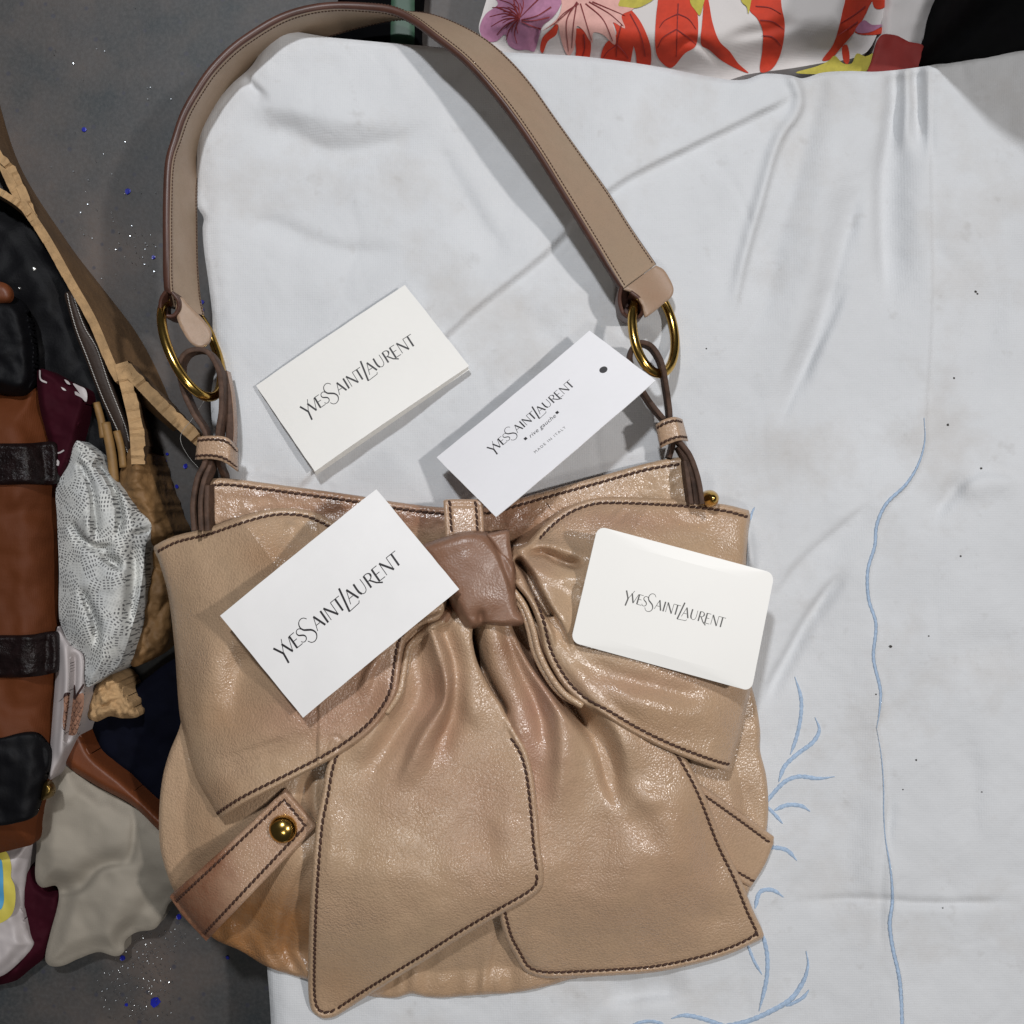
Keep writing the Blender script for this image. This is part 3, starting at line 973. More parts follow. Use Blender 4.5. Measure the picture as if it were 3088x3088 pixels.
def wing_r_z(P, E):
    x, y = P[:, 0], P[:, 1]
    z = base(P) + 9 + 3 * sstep((x - 1850) / 300)
    df = seg_dist(P, _rwF)
    z = z - 8 * (1 - np.sqrt(np.clip(1 - (1 - np.clip(df / 80, 0, 1)) ** 2, 0, 1)))
    z = z + 5.0 * blob(P, 1960, 1900, 240, 260)
    z = z + 4.0 * sstep((1640 - x) / 100) + 3.5 * blob(P, 1650, 1960, 90, 150)
    L = [([(1560, 1690), (1590, 1730), (1606, 1770), (1640, 1830), (1682, 1900), (1698, 1965), (1720, 2000)], -24.0, 9, 12, 0.12, False, True),
         ([(1560, 1680), (1610, 1720), (1650, 1800), (1700, 1890), (1740, 1950)], 7.0, 22, 46, 0.3, False, True),
         ([(1560, 1740), (1600, 1790), (1640, 1870), (1668, 1930), (1680, 1985)], 4.0, 20, 14, 0.3, False, True),
         ([(1580, 1670), (1640, 1668), (1680, 1690), (1730, 1705), (1770, 1700)], -9.0, 8, 15, 0.25),
         ([(1560, 1662), (1620, 1645), (1680, 1650), (1740, 1668), (1790, 1672)], 5.0, 18, 24, 0.3, False, True),
         ([(1600, 1700), (1680, 1740), (1760, 1745), (1830, 1760)], 4.5, 30, 40, 0.4, False, True),
         ([(1660, 1590), (1760, 1560), (1880, 1560)], 1.6, 40, 40),
         ([(1740, 2010), (1860, 2040), (2000, 2080), (2150, 2120)], -3.8, 34, 30),
         ([(1720, 2040), (1850, 2090), (2000, 2130), (2180, 2170)], 2.6, 40, 50),
         ([(1800, 2130), (1930, 2190), (2080, 2250)], -1.4, 26, 26),
         ([(2090, 2080), (2140, 2150), (2190, 2230)], 1.6, 40, 40),
         ([(1830, 1560), (1850, 1540), (1880, 1525)], -0.7, 9, 9),
         ([(1860, 1580), (1880, 1555), (1905, 1530)], -0.7, 9, 9),
         ([(2020, 1560), (2090, 1580), (2160, 1570)], -0.8, 14, 14)]
    z = z + folds(P, L) + 0.8 * fbm(x, y, 140, 91, 3)
    z = smax(z, np.where((y > 1860) & (x < 2160), tail_r_z(P, np.full(len(P), 99.)) + 3.4, -50), 2)
    d = np.minimum(seg_dist(P, _rwS[0]), seg_dist(P, _rwS[1]))
    return z + lip(E, d, 0.9, 20, 7, 0.6)


def wing_r_wear(P, E):
    o = blob(P, 1900, 1570, 200, 40, 0.55) + blob(P, 1900, 2060, 260, 50, 0.45) + blob(P, 1620, 1720, 60, 70, 0.3)
    t = blob(P, 1950, 2180, 250, 80, 0.22) + blob(P, 2200, 1620, 60, 100, 0.2)
    r = blob(P, 1560, 1700, 40, 60, 0.3)
    return wear3(r, t, o)


for off, hz in ((13, -2.4), (26, -5.0)):
    lq = [(1548 - off * 0.2, 1768 + off * 0.7), (1588 - off * 0.6, 1818 + off * 0.5), (1617 - off * 0.9, 1885 + off * 0.3), (1637 - off, 1964), (1668 - off * 0.8, 2030 + off * 0.3), (1708 - off * 0.6, 2086 + off * 0.3), (1760 - off * 0.3, 2128)]
    Q = spline(lq, 8)
    tube("loop_lining", W(Q[:, 0], Q[:, 1], wing_r_z(Q, np.full(len(Q), 10.)) + hz), 0.0017, M["leather"], BAG, seg=8)
WR = panel("bow_loop", wing_r, wing_r_z, M["leather"], BAG, step=5, thick=3, roll=(13, 3.0), wear=wing_r_wear)
seam_on(rw_top[2:], wing_r_z, Eof(wing_r), WR, 20)
seam_on(rw_bot[:-1], wing_r_z, Eof(wing_r), WR, 21)

# --- loop above the knot and the knot
bl = [(1337, 1510, 'c'), (1345, 1506), (1450, 1506), (1456, 1510, 'c'), (1460, 1640, 'c'), (1344, 1640, 'c')]


def bl_z(P, E):
    return 36 + 6.0 * np.sqrt(np.clip((P[:, 1] - 1504) / 140, 0, 1)) - 1.0 * np.exp(-((E - 18) / 6) ** 2)


BL = panel("belt_loop", bl, bl_z, M["leather"], BAG, step=5, thick=14, roll=(8, 1.5), wear=lambda P, E: wear3(0 * E, 0 * E, np.full(len(P), 0.35)))
seam_on([(1338, 1510), (1345, 1612)], bl_z, Eof(bl), BL, -18, 18, 0.72)
seam_on([(1452, 1510), (1458, 1604)], bl_z, Eof(bl), BL, 18, 18, 0.72)

knot = [(1270, 1650), (1300, 1633), (1340, 1620), (1405, 1602), (1460, 1604), (1480, 1618), (1550, 1700), (1556, 1780), (1562, 1835), (1580, 1862), (1582, 1876), (1570, 1886), (1535, 1888), (1495, 1886), (1460, 1884),
        (1425, 1896), (1400, 1893), (1372, 1850), (1355, 1812), (1330, 1760), (1300, 1720)]


def knot_z(P, E):
    x, y = P[:, 0], P[:, 1]
    z = 48 + 7 * np.sqrt(np.clip(1 - (1 - np.clip(E / 34, 0, 1)) ** 2, 0, 1)) + 4 * np.exp(-(((x - 1430) * 0.86 - (y - 1740) * 0.3) / 110) ** 2)
    L = [([(1478, 1612), (1500, 1660), (1528, 1730), (1552, 1800)], -3.4, 6, 16, 0.1),
         ([(1340, 1790), (1362, 1820), (1380, 1856), (1410, 1896)], -4.5, 8, 14, 0.1),
         ([(1300, 1690), (1360, 1760), (1420, 1840), (1452, 1890)], 3.0, 40, 60, 0.3),
         ([(1452, 1840), (1448, 1870), (1456, 1892)], -3.5, 9, 12, 0.2),
         ([(1400, 1850), (1470, 1862), (1550, 1850)], -1.6, 14, 30),
         ([(1380, 1640), (1440, 1720), (1500, 1800)], 1.5, 60, 60)]
    return z + folds(P, L) + 0.25 * fbm(x, y, 60, 101, 2)


kflap = [(1468, 1614), (1490, 1606), (1528, 1599), (1536, 1606), (1538, 1640), (1546, 1690), (1550, 1760), (1546, 1780), (1538, 1750), (1520, 1700), (1492, 1650)]
panel("knot", knot, knot_z, M["knot"], BAG, step=5, thick=8, roll=(12, 4.0), under=lambda P, E: base(P) + 2,
      wear=lambda P, E: wear3(1.1 - 0.35 * blob(P, 1540, 1860, 60, 60) + 0.15 * noise(P[:, 0], P[:, 1], 60, 9), 0 * E, np.full(len(P), 0.7)))
panel("knot_flap", kflap, lambda P, E: 52 + 5 * sstep((1546 - P[:, 0]) / 90) + 0.5 * fbm(P[:, 0], P[:, 1], 50, 7, 2), M["knot"], BAG, step=5, thick=3, roll=(12, 3),
      wear=lambda P, E: wear3(np.full(len(P), 0.8), 0 * E, np.full(len(P), 0.7)), under=lambda P, E: base(P) + 2)
# gathers of the left loop running in under the knot
gl = [(1250, 1885), (1290, 1850), (1330, 1800), (1360, 1830), (1400, 1895), (1350, 1902), (1290, 1905)]
panel("gather", gl, lambda P, E: 43 + 3 * np.sin((P[:, 0] + P[:, 1]) / 13.0) + 4 * sstep(E / 40), M["leather"], BAG, step=5, thick=8, roll=(14, 4),
      under=lambda P, E: base(P) + 2, wear=lambda P, E: wear3(np.full(len(P), 0.5), 0 * E, np.full(len(P), 0.6)))


# --- shoulder strap
pairs = [((514, 925, 18), (612, 955, 0)), ((503, 880, 24), (600, 905, -3)), ((499, 820, 27), (594, 850, -4)), ((499, 760, 28), (590, 790, -5)), ((499, 621, 28), (588, 680, -7)), ((505, 492, 27), (588, 560, -8)),
         ((527, 414, 26), (606, 478, -24)), ((552, 342, 24), (642, 397, -28)), ((590, 274, 22), (684, 324, -30)), ((636, 207, 20), (736, 256, -30)), ((697, 145, 19), (796, 198, -30)),
         ((760, 99, 18), (854, 158, -28)), ((836, 54, 17), (910, 134, -24)), ((912, 27, 17), (968, 114, -18)), ((1000, 14, 17), (1040, 90, -15)),
         ((1100, 18, 18), (1125, 66, -13)), ((1180, 30, 20), (1202, 50, -10)), ((1245, 62, 23), (1280, 50, -5)), ((1310, 112, 27), (1360, 72, 1)),
         ((1395, 180, 31), (1452, 118, 6)), ((1472, 262, 34), (1525, 178, 9)), ((1545, 355, 35), (1595, 256, 10)), ((1620, 465, 35), (1675, 368, 10)), ((1697, 590, 33), (1752, 475, 10)),
         ((1776, 718, 30), (1826, 577, 10)), ((1830, 808, 27), (1900, 692, 9)), ((1872, 875, 22), (1975, 800, 9))]
U = np.array([W(*a) for a, b in pairs]); Lw = np.array([W(*b) for a, b in pairs])


def smooth3(P, step=0.002, n=None):
    out = []
    m = len(P)
    for i in range(m - 1):
        p0, p1, p2, p3 = P[max(i - 1, 0)], P[i], P[i + 1], P[min(i + 2, m - 1)]
        for j in range(8):
            t = j / 8
            out.append(0.5 * ((2 * p1) + (-p0 + p2) * t + (2 * p0 - 5 * p1 + 4 * p2 - p3) * t * t + (-p0 + 3 * p1 - 3 * p2 + p3) * t ** 3))
    out.append(P[-1])
    return np.array(out)


Us, Ls = smooth3(U), smooth3(Lw)
TH = 0.0042
HANDLE = band("strap", Us, Ls, TH, [M["strap"], M["edge"]], BAG, attr=np.zeros((len(Us), 3), np.float32) + np.array([0, 0, 0.1]))
HANDLE["label"] = "long beige shoulder strap with brown painted edges"


def strap_line(f, sgn, i0=0, i1=None, lift=1.06):
    m = (Us + Ls) / 2
    t = np.gradient(m, axis=0); t /= np.linalg.norm(t, axis=1, keepdims=True)
    w = Us - Ls; wd = np.linalg.norm(w, axis=1, keepdims=True); w /= wd
    nn = np.cross(t, w); nn /= np.linalg.norm(nn, axis=1, keepdims=True)
    P = Us - w * wd * f + sgn * nn * TH / 2 * lift
    return P[i0:i1], nn


def stitch_run(P, N, mat, parent, period=10.0, rad=0.40):
    """stitches on a surface with normals N"""
    s = np.concatenate([[0], np.cumsum(np.linalg.norm(np.diff(P, axis=0), axis=1))])
    p = period * PX
    V = []; F = []
    k = int(s[-1] / p)
    for i in range(k):
        a, b = i * p + 0.1 * p, i * p + 0.86 * p
        q0 = np.array([np.interp(a, s, P[:, c]) for c in range(3)]); q1 = np.array([np.interp(b, s, P[:, c]) for c in range(3)])
        nn = np.array([np.interp(a, s, N[:, c]) for c in range(3)]); nn /= np.linalg.norm(nn)
        t = q1 - q0; t /= np.linalg.norm(t)
        sdv = np.cross(nn, t)
        b0 = len(V)
        for f, rr in ((0, 0.5), (0.5, 1.05), (1, 0.5)):
            c_ = q0 + (q1 - q0) * f
            for an in range(5):
                th = an * 2 * math.pi / 5
                V.append(c_ + rad * 0.001 * rr * (math.cos(th) * sdv + math.sin(th) * nn))
        for j in range(2):
            for an in range(5):
                F.append([b0 + j * 5 + an, b0 + j * 5 + (an + 1) % 5, b0 + (j + 1) * 5 + (an + 1) % 5, b0 + (j + 1) * 5 + an])
        F.append([b0 + 4, b0 + 3, b0 + 2, b0 + 1, b0]); F.append([b0 + 10 + a_ for a_ in range(5)])
    o = link("stitching", V, F, mat, parent)
    o["kind"] = "stuff"
    return o


for f in (0.08, 0.92):
    for sg in (1, -1):
        P_, N_ = strap_line(f, sg)
        stitch_run(P_, N_ * sg, M["thread"], HANDLE)


def leather_patch(name, out, zf, parent, mat="strap", thick=2.2, roll=(6, 0.8), o=0.25):
    return panel(name, out, zf, M[mat], parent, step=5, thick=thick, roll=roll, wear=lambda P, E: wear3(0.12 + 0 * E, 0 * E, np.full(len(P), o)))


# right end: the strap turns round the ring
rflap = [(1880, 872, 'c'), (1978, 800, 'c'), (2000, 812), (2018, 838), (2031, 870), (2026, 893), (2000, 916), (1970, 941), (1946, 956), (1942, 945), (1936, 920), (1918, 895), (1900, 880)]
leather_patch("strap_end", rflap, lambda P, E: 26 - 9 * sstep(((P[:, 0] - 1890) * 0.8 + (P[:, 1] - 880) * -0.55) / 110) - 1 * sstep((P[:, 1] - 900) / 60), BAG)
# the turned eye, seen end-on, dark edge paint
for eye in ([(1872, 868, 21), (1866, 905, 18), (1876, 945, 15), (1900, 962, 14), (1926, 958, 15), (1938, 935, 18), (1926, 905, 21), (1900, 884, 23)],):
    E3 = smooth3(np.array([W(*p) for p in eye]))
    top = E3 + np.array([0, 0, 0.004]); bot = E3 - np.array([0, 0, 0.012])
    band("strap_eye", top, bot, 0.0022, [M["edge"], M["edge"]], BAG)
panel('strap_eye_shade_fill', [(1872, 872), (1868, 905), (1878, 942), (1900, 958), (1924, 954), (1934, 935), (1922, 905), (1898, 880)], lambda P, E: np.full(len(P), 9.0), M['edge'], BAG, step=6, thick=4, roll=None)  # dark panel added in place of the shadow inside the turned eye
# left end
lflap = [(545, 896), (566, 916), (613, 965), (634, 998), (632, 1026), (621, 1041), (603, 1049), (578, 1037), (555, 1006), (536, 967), (530, 925)]
leather_patch("strap_end", lflap, lambda P, E: 24 - 5 * sstep((P[:, 0] - 540) / 90) + 0 * E, BAG)
eye = [(505, 880, 27), (490, 905, 25), (488, 935, 23), (500, 952, 22), (525, 955, 22), (541, 935, 23), (540, 908, 25), (522, 884, 27)]
E3 = smooth3(np.array([W(*p) for p in eye]))
band("strap_eye", E3 + np.array([0, 0, 0.003]), E3 - np.array([0, 0, 0.014]), 0.0020, [M["edge"], M["edge"]], BAG)


# brass rings
def ring(c, a, b, bz, rad):
    c3 = W(*c)
    A = np.array([a[0], -a[1], 0]) * PX
    A[2] = a[2] * 0.001
    B = np.array([b[0] * PX, -b[1] * PX, bz * 0.001])
    P = [c3 + A * math.cos(t) + B * math.sin(t) for t in np.linspace(0, 2 * math.pi, 72, endpoint=False)]
    return tube("ring", P, rad, M["brass"], BAG, True, 16)


ring((579, 1045, 16), (66, 152, 7), (-38, 20, 0), 19, 0.0026)
ring((1972, 1000, 16), (10, 128, 7), (-68, 5, 0), 10, 0.0026)


# leather thongs that tie the rings to the bag
def thong(path, height=11, thick=0.0027, name="thong"):
    P = smooth3(np.array([W(*p) for p in path]))
    return band(name, P, P - np.array([0, 0, height * 0.001]), thick, [M["leather"] if thick > 0.004 else M["raw_edge"], M["raw_edge"]], BAG, attr=np.zeros((len(P), 3), np.float32) + np.array([0.35, 0, 0.3]))


thong([(584, 1600, 32), (580, 1520, 30), (594, 1440, 28), (617, 1390, 27), (618, 1309, 26), (582, 1247, 26), (555, 1189, 27), (540, 1130, 28), (540, 1092, 29), (559, 1063, 30), (590, 1053, 30),
       (621, 1059, 29), (644, 1086, 28), (660, 1125, 27), (666, 1170, 26), (666, 1235, 26), (656, 1309, 26), (656, 1390, 22), (670, 1430, 12), (684, 1480, 2)])
thong([(606, 1600, 30), (603, 1520, 29), (612, 1455, 27), (634, 1392, 24), (640, 1320, 22)], 12)
thong([(625, 1600, 28), (622, 1530, 28), (624, 1462, 27)], 12)
thong([(672, 1120, 16), (684, 1180, 17), (690, 1240, 18), (692, 1300, 18), (688, 1360, 16)], 9, 0.0046)
thong([(2020, 1380, 16), (2030, 1345, 18), (2033, 1312, 19), (2008, 1270, 20), (1960, 1210, 21), (1925, 1150, 22), (1902, 1090, 23), (1908, 1050, 24), (1930, 1032, 24), (1962, 1040, 26),
       (1985, 1068, 29), (2000, 1105, 30), (2010, 1160, 27), (2020, 1230, 22), (2025, 1290, 22), (2050, 1330, 24), (2080, 1370, 28), (2100, 1420, 32), (2112, 1470, 34), (2118, 1520, 34)], 11)
thong([(2068, 1388, 26), (2075, 1440, 29), (2086, 1520, 30)], 12)
thong([(2048, 1345, 20), (2072, 1390, 26), (2092, 1450, 30), (2102, 1520, 31)], 12)


def keeper(poly_top, poly_bot, zc, arch, seam_in=14):
    """a stitched leather band wrapped over the thongs"""
    T = resample(spline(poly_top, 6), 22); B = resample(spline(poly_bot, 6), 22)
    n = len(T); V = []; F = []
    rows = 9
    t = np.linspace(0, 1, n)
    z = zc + arch * (np.sin(np.clip(t, 0, 1) * math.pi) ** 0.6) - 8 * np.clip((t - 0.75) / 0.25, 0, 1)
    for r in range(rows):
        f = r / (rows - 1)
        q = T * (1 - f) + B * f
        e = -0.6 * (abs(2 * f - 1) ** 6)
        V.append(W(q[:, 0], q[:, 1], z + e))
    top = np.stack(V, 0)
    low = top.copy(); low[..., 2] -= 0.0035
    VV = np.vstack([top.reshape(-1, 3), low.reshape(-1, 3)])
    o = rows * n
    for r in range(rows - 1):
        for i in range(n - 1):
            a = r * n + i
            F.append([a, a + n, a + n + 1, a + 1]); F.append([o + a, o + a + 1, o + a + n + 1, o + a + n])
    for i in range(n - 1):
        F.append([i, i + 1, o + i + 1, o + i]); a = (rows - 1) * n + i
        F.append([a + 1, a, o + a, o + a + 1])
    for r in range(rows - 1):
        a = r * n; F.append([a + n, a, o + a, o + a + n]); b = a + n - 1
        F.append([b, b + n, o + b + n, o + b])
    k = link("keeper", VV, F, M["leather"], BAG, attr=np.zeros((len(VV), 3), np.float32) + np.array([0, 0, 0.25]))
    for f in (0.16, 0.84):
        q = T * (1 - f) + B * f
        stitches(W(q[:, 0], q[:, 1], z + 0.25), M["thread"], k, 15, 0.62)
    return k


keeper([(596, 1318), (640, 1314), (684, 1320), (714, 1352)], [(588, 1386), (630, 1384), (672, 1392), (716, 1422)], 27, 4)
keeper([(1978, 1280), (2000, 1266), (2035, 1257), (2058, 1264)], [(1992, 1352), (2015, 1340), (2050, 1328), (2076, 1330)], 23, 4)
dome("stud", 2139, 1504, 18, 26, 12, M["brass"], BAG)

# ------------------------------------------------------------------ cards and their lettering
def scurve(x0, y0, w, h, tk):
    pts = [(0.88, 0.86), (0.72, 0.97), (0.5, 1.0), (0.27, 0.93), (0.17, 0.77), (0.27, 0.61), (0.5, 0.51), (0.74, 0.40), (0.86, 0.23), (0.74, 0.07), (0.48, 0.0), (0.24, 0.04), (0.08, 0.17)]
    Q = spline([(x0 + a * w, y0 + b * h) for a, b in pts], 0.04)
    n = len(Q); f = np.linspace(-1, 1, n)
    return (Q, 0.055 + (tk - 0.055) * np.exp(-(f / 0.42) ** 2))


def ln(*p, w=0.055):
    return (np.array(p, float), np.full(len(p), w))


TK = 0.15


def logo():
    s = []
    s += [ln((-1.38, 1.05), (-0.98, 0.30), w=TK), ln((-0.98, 0.34), (-1.06, -0.45), w=TK), ln((-0.98, 0.30), (-0.52, 1.22))]
    s += [ln((-0.72, 0.92), (-0.34, 0.0), w=TK), ln((-0.34, 0.0), (-0.02, 1.0))]
    s += [ln((0.06, 1.0), (0.06, 0.0), w=TK), ln((0.02, 1.0), (0.5, 1.0)), ln((0.06, 0.52), (0.42, 0.52)), ln((0.02, 0.0), (0.56, 0.0))]
    s += [scurve(0.5, 0, 0.62, 1.0, 0.11), scurve(0.88, -0.42, 1.05, 1.85, 0.14)]
    s += [ln((2.28, 1.0), (2.66, 0.0), w=TK), ln((2.28, 1.0), (1.96, 0.0)), ln((2.08, 0.38), (2.42, 0.38))]
    s += [ln((2.92, 1.0), (2.92, 0.0), w=TK)]
    s += [ln((3.2, 0.0), (3.2, 1.0)), ln((3.2, 1.0), (3.84, 0.0), w=TK), ln((3.84, 0.0), (3.84, 1.0))]
    s += [ln((3.84, 1.0), (4.62, 1.0)), ln((4.26, 1.0), (4.26, 0.0), w=TK)]
    s += [ln((4.92, 1.42), (4.60, -0.36), w=0.15), ln((4.58, -0.36), (5.5, -0.30)), ln((5.5, -0.30), (5.6, -0.16))]
    s += [ln((5.28, 1.0), (5.68, 0.0), w=TK), ln((5.28, 1.0), (4.96, 0.0)), ln((5.08, 0.38), (5.44, 0.38))]
    ub = spline([(5.92, 1.0), (5.92, 0.35), (6.02, 0.1), (6.22, 0.0), (6.42, 0.1), (6.5, 0.35), (6.5, 1.0)], 0.06)
    s += [(ub, np.where(ub[:, 0] < 6.05, TK, 0.055))]
    rb = spline([(6.82, 0.98), (7.05, 1.0), (7.24, 0.9), (7.28, 0.75), (7.2, 0.58), (7.02, 0.5), (6.82, 0.5)], 0.05)
    s += [ln((6.82, 1.0), (6.82, 0.0), w=TK), (rb, 0.055 + 0.09 * np.exp(-((rb[:, 1] - 0.76) / 0.15) ** 2)), ln((7.0, 0.5), (7.32, 0.05), (7.7, -0.22), w=0.11)]
    s += [ln((7.56, 1.0), (7.56, 0.0), w=TK), ln((7.52, 1.0), (8.0, 1.0)), ln((7.56, 0.52), (7.92, 0.52)), ln((7.52, 0.0), (8.06, 0.0))]
    s += [ln((8.22, 0.0), (8.22, 1.0)), ln((8.22, 1.0), (8.86, 0.0), w=TK), ln((8.86, 0.0), (8.86, 1.0))]
    s += [ln((8.86, 1.0), (9.66, 1.0)), ln((9.3, 1.0), (9.3, 0.0), w=TK)]
    V = []; F = []
    for Q, w in s:
        t = np.gradient(Q, axis=0); t /= np.maximum(np.linalg.norm(t, axis=1, keepdims=True), 1e-9)
        nn = np.stack([-t[:, 1], t[:, 0]], 1)
        b = len(V)
        for q, n_, ww in zip(Q, nn, w):
            # strokes drawn with flat, nearly level ends
            V.append(q + n_ * ww / 2); V.append(q - n_ * ww / 2)
        for i in range(len(Q) - 1):
            F.append([b + 2 * i, b + 2 * i + 1, b + 2 * i + 3, b + 2 * i + 2])
    V = np.array(V)
    V[:, 0] += 0.07 * V[:, 1]
    return V, F


LOGO = logo()


def text_mesh(body, shear=0.0, spacing=1.0):
    cu = bpy.data.curves.new("lettering_curve", 'FONT')
    cu.body = body; cu.shear = shear; cu.space_character = spacing
    cu.align_x = 'CENTER'; cu.resolution_u = 3
    o = bpy.data.objects.new("lettering_curve", cu)
    COL.objects.link(o)
    dg = bpy.context.evaluated_depsgraph_get()
    me = o.evaluated_get(dg).to_mesh()
    V = np.array([v.co[:2] for v in me.vertices]); F = [list(p.vertices) for p in me.polygons]
    o.evaluated_get(dg).to_mesh_clear()
    bpy.data.objects.remove(o); bpy.data.curves.remove(cu)
    return V, F


def card(name, label, cat, corners, mat, bend=0.0, twist=0.0, radius=0.0, thick=0.45, group=None, hole=None):
    """corners: left, top, right, bottom as (x,y,z); u runs left->top... set by caller"""
    P = [W(*c) for c in corners]        # order: p00 (u0 v0), p10 (u1 v0), p11, p01  with u along the text, v up
    wU = np.linalg.norm(P[1] - P[0]); hV = np.linalg.norm(P[3] - P[0])
    nrm = np.cross(P[1] - P[0], P[3] - P[0]); nrm /= np.linalg.norm(nrm)
    if nrm[2] < 0: nrm = -nrm

    def pt(u, v, h=0.0):
        u = np.asarray(u, float)[..., None]; v = np.asarray(v, float)[..., None]
        p = P[0] * (1 - u) * (1 - v) + P[1] * u * (1 - v) + P[2] * u * v + P[3] * (1 - u) * v
        h = np.asarray(h, float)[..., None]
        return p + nrm * (bend * 4 * u * (1 - u) + twist * (u - 0.5) * (v - 0.5) + h) * 1.0
    # outline in metres then CDT so that rounded corners and a hole are cut cleanly
    out = []
    if radius:
        for cx, cy, a0 in ((wU - radius, hV - radius, 0), (radius, hV - radius, 90), (radius, radius, 180), (wU - radius, radius, 270)):
            for k in range(9):
                a = math.radians(a0 + k * 90 / 8); out.append((cx + radius * math.cos(a), cy + radius * math.sin(a)))
    else:
        rg = random.Random(len(label))
        j = 0.00012
        for (ax, ay), (bx, by) in (((0, 0), (wU, 0)), ((wU, 0), (wU, hV)), ((wU, hV), (0, hV)), ((0, hV), (0, 0))):
            for k in range(12):
                f = k / 12
                out.append((ax + (bx - ax) * f + rg.uniform(-j, j), ay + (by - ay) * f + rg.uniform(-j, j)))
    n = len(out)
    ed = [(i, (i + 1) % n) for i in range(n)]
    pts = list(out)
    hp = []
    if hole:
        hx, hy, hr = hole
        for k in range(20):
            a = 2 * math.pi * k / 20; hp.append((hx * wU + hr * math.cos(a), hy * hV + hr * math.sin(a)))
        m = len(pts); pts += hp
        ed += [(m + (i + 1) % 20, m + i) for i in range(20)]
    for i in range(1, 16):
        for j2 in range(1, 10):
            q = (wU * i / 16, hV * j2 / 10)
            if radius and min(q[0], wU - q[0]) < radius and min(q[1], hV - q[1]) < radius: continue
            if hole and math.hypot(q[0] - hole[0] * wU, q[1] - hole[1] * hV) < hole[2] * 1.6: continue
            pts.append(q)
    vv, ee, ff, *_ = delaunay_2d_cdt([Vector(p) for p in pts], ed, [], 1, 1e-7)
    A = np.array([tuple(v) for v in vv])
    F = []
    for f in ff:
        c_ = A[list(f)].mean(0)
        if hole and math.hypot(c_[0] - hole[0] * wU, c_[1] - hole[1] * hV) < hole[2] * 0.96: continue
        F.append(list(f))
    uu, vvv = A[:, 0] / wU, A[:, 1] / hV
    T = pt(uu, vvv); B = pt(uu, vvv, -thick * 0.001)
    F2 = []
    for f in F:
        p = T[f]; nz = np.cross(p[1] - p[0], p[2] - p[0])
        F2.append(f if nz @ nrm > 0 else f[::-1])
    e = {}
    for f in F2:
        for i in range(len(f)):
            a, b = f[i], f[(i + 1) % len(f)]
            if (b, a) in e: del e[(b, a)]
            else: e[(a, b)] = 1
    nv = len(T)
    FF = F2 + [[i + nv for i in f[::-1]] for f in F2] + [[b, a, a + nv, b + nv] for a, b in e]
    root = thing(name, label, cat, ((corners[0][0] + corners[2][0]) / 2, (corners[0][1] + corners[2][1]) / 2, min(c[2] for c in corners)), group)
    link("card_face", np.vstack([T, B]), FF, mat, root, False)
    return root, pt, wU, hV


def letter(root, pt, wU, hV, VF, u0, v0, size, mat, rot=0.0, name="lettering", center=False):
    V, F = VF
    V = np.asarray(V, float) * size
    if rot:
        c, s = math.cos(rot), math.sin(rot)
        V = V @ np.array([[c, s], [-s, c]])
    u = u0 + V[:, 0] / wU; v = v0 + V[:, 1] / hV
    # strokes that cross lie a hair apart
    h = 0.00005 + 0.00000 * V[:, 0]
    return link(name, pt(u, v, h), F, mat, root, False)


def trial(corners, p):
    """u,v of a traced point on a card quad"""
    a, b, c, d = [np.array(q[:2], float) for q in corners]
    M_ = np.stack([b - a, d - a], 1)
    return np.linalg.solve(M_, np.array(p, float) - a)


GR = "printed cards lying on and beside the handbag"
# folded ivory card on the cloth
cz_ = lambda x, y: float(cloth_z(np.array([[x, y]], float), None)[0])
cf = [(949, 1422, cz_(949, 1422) + 11), (1415, 1104, cz_(1415, 1104) + 6.5), (1221, 859, cz_(1221, 859) + 7.5), (772, 1163, cz_(772, 1163) + 4)]
root, pt, wU, hV = card("folded_card", "folded ivory card lying on bare cloth, leftmost above the bag opening", "card", cf, M["card_warm"], bend=0.0012, group=GR)
u, v = trial(cf, (968, 1231)); u1, v1 = trial(cf, (1254, 1040))
letter(root, pt, wU, hV, LOGO, u, v, (u1 - u) * wU / 9.3, M["ink"], math.atan2((v1 - v) * hV, (u1 - u) * wU))
# its lower leaf
cl_ = [(955, 1432, cf[0][2] - 5), (1416, 1114, cf[1][2] - 2.0), (1224, 866, cf[2][2] - 1.5), (776, 1168, cf[3][2] - 2)]
P4 = [W(*c) for c in cl_]
V = []; F = []
for dz in (0, -0.0004):
    for j in range(5):
        for i in range(9):
            uu, vv_ = i / 8, j / 4
            V.append(P4[0] * (1 - uu) * (1 - vv_) + P4[1] * uu * (1 - vv_) + P4[2] * uu * vv_ + P4[3] * (1 - uu) * vv_ + np.array([0, 0, dz]))
for j in range(4):
    for i in range(8):
        a = j * 9 + i
        F.append([a, a + 1, a + 10, a + 9]); F.append([45 + a, 45 + a + 9, 45 + a + 10, 45 + a + 1])
for i in range(8):
    F.append([i + 1, i, 45 + i, 45 + i + 1]); F.append([36 + i, 36 + i + 1, 81 + i + 1, 81 + i])
for j in range(4):
    F.append([j * 9, j * 9 + 9, 45 + j * 9 + 9, 45 + j * 9]); F.append([j * 9 + 17, j * 9 + 8, 45 + j * 9 + 8, 45 + j * 9 + 17])
link("lower_leaf", V, F, M["card_warm"], root, False)

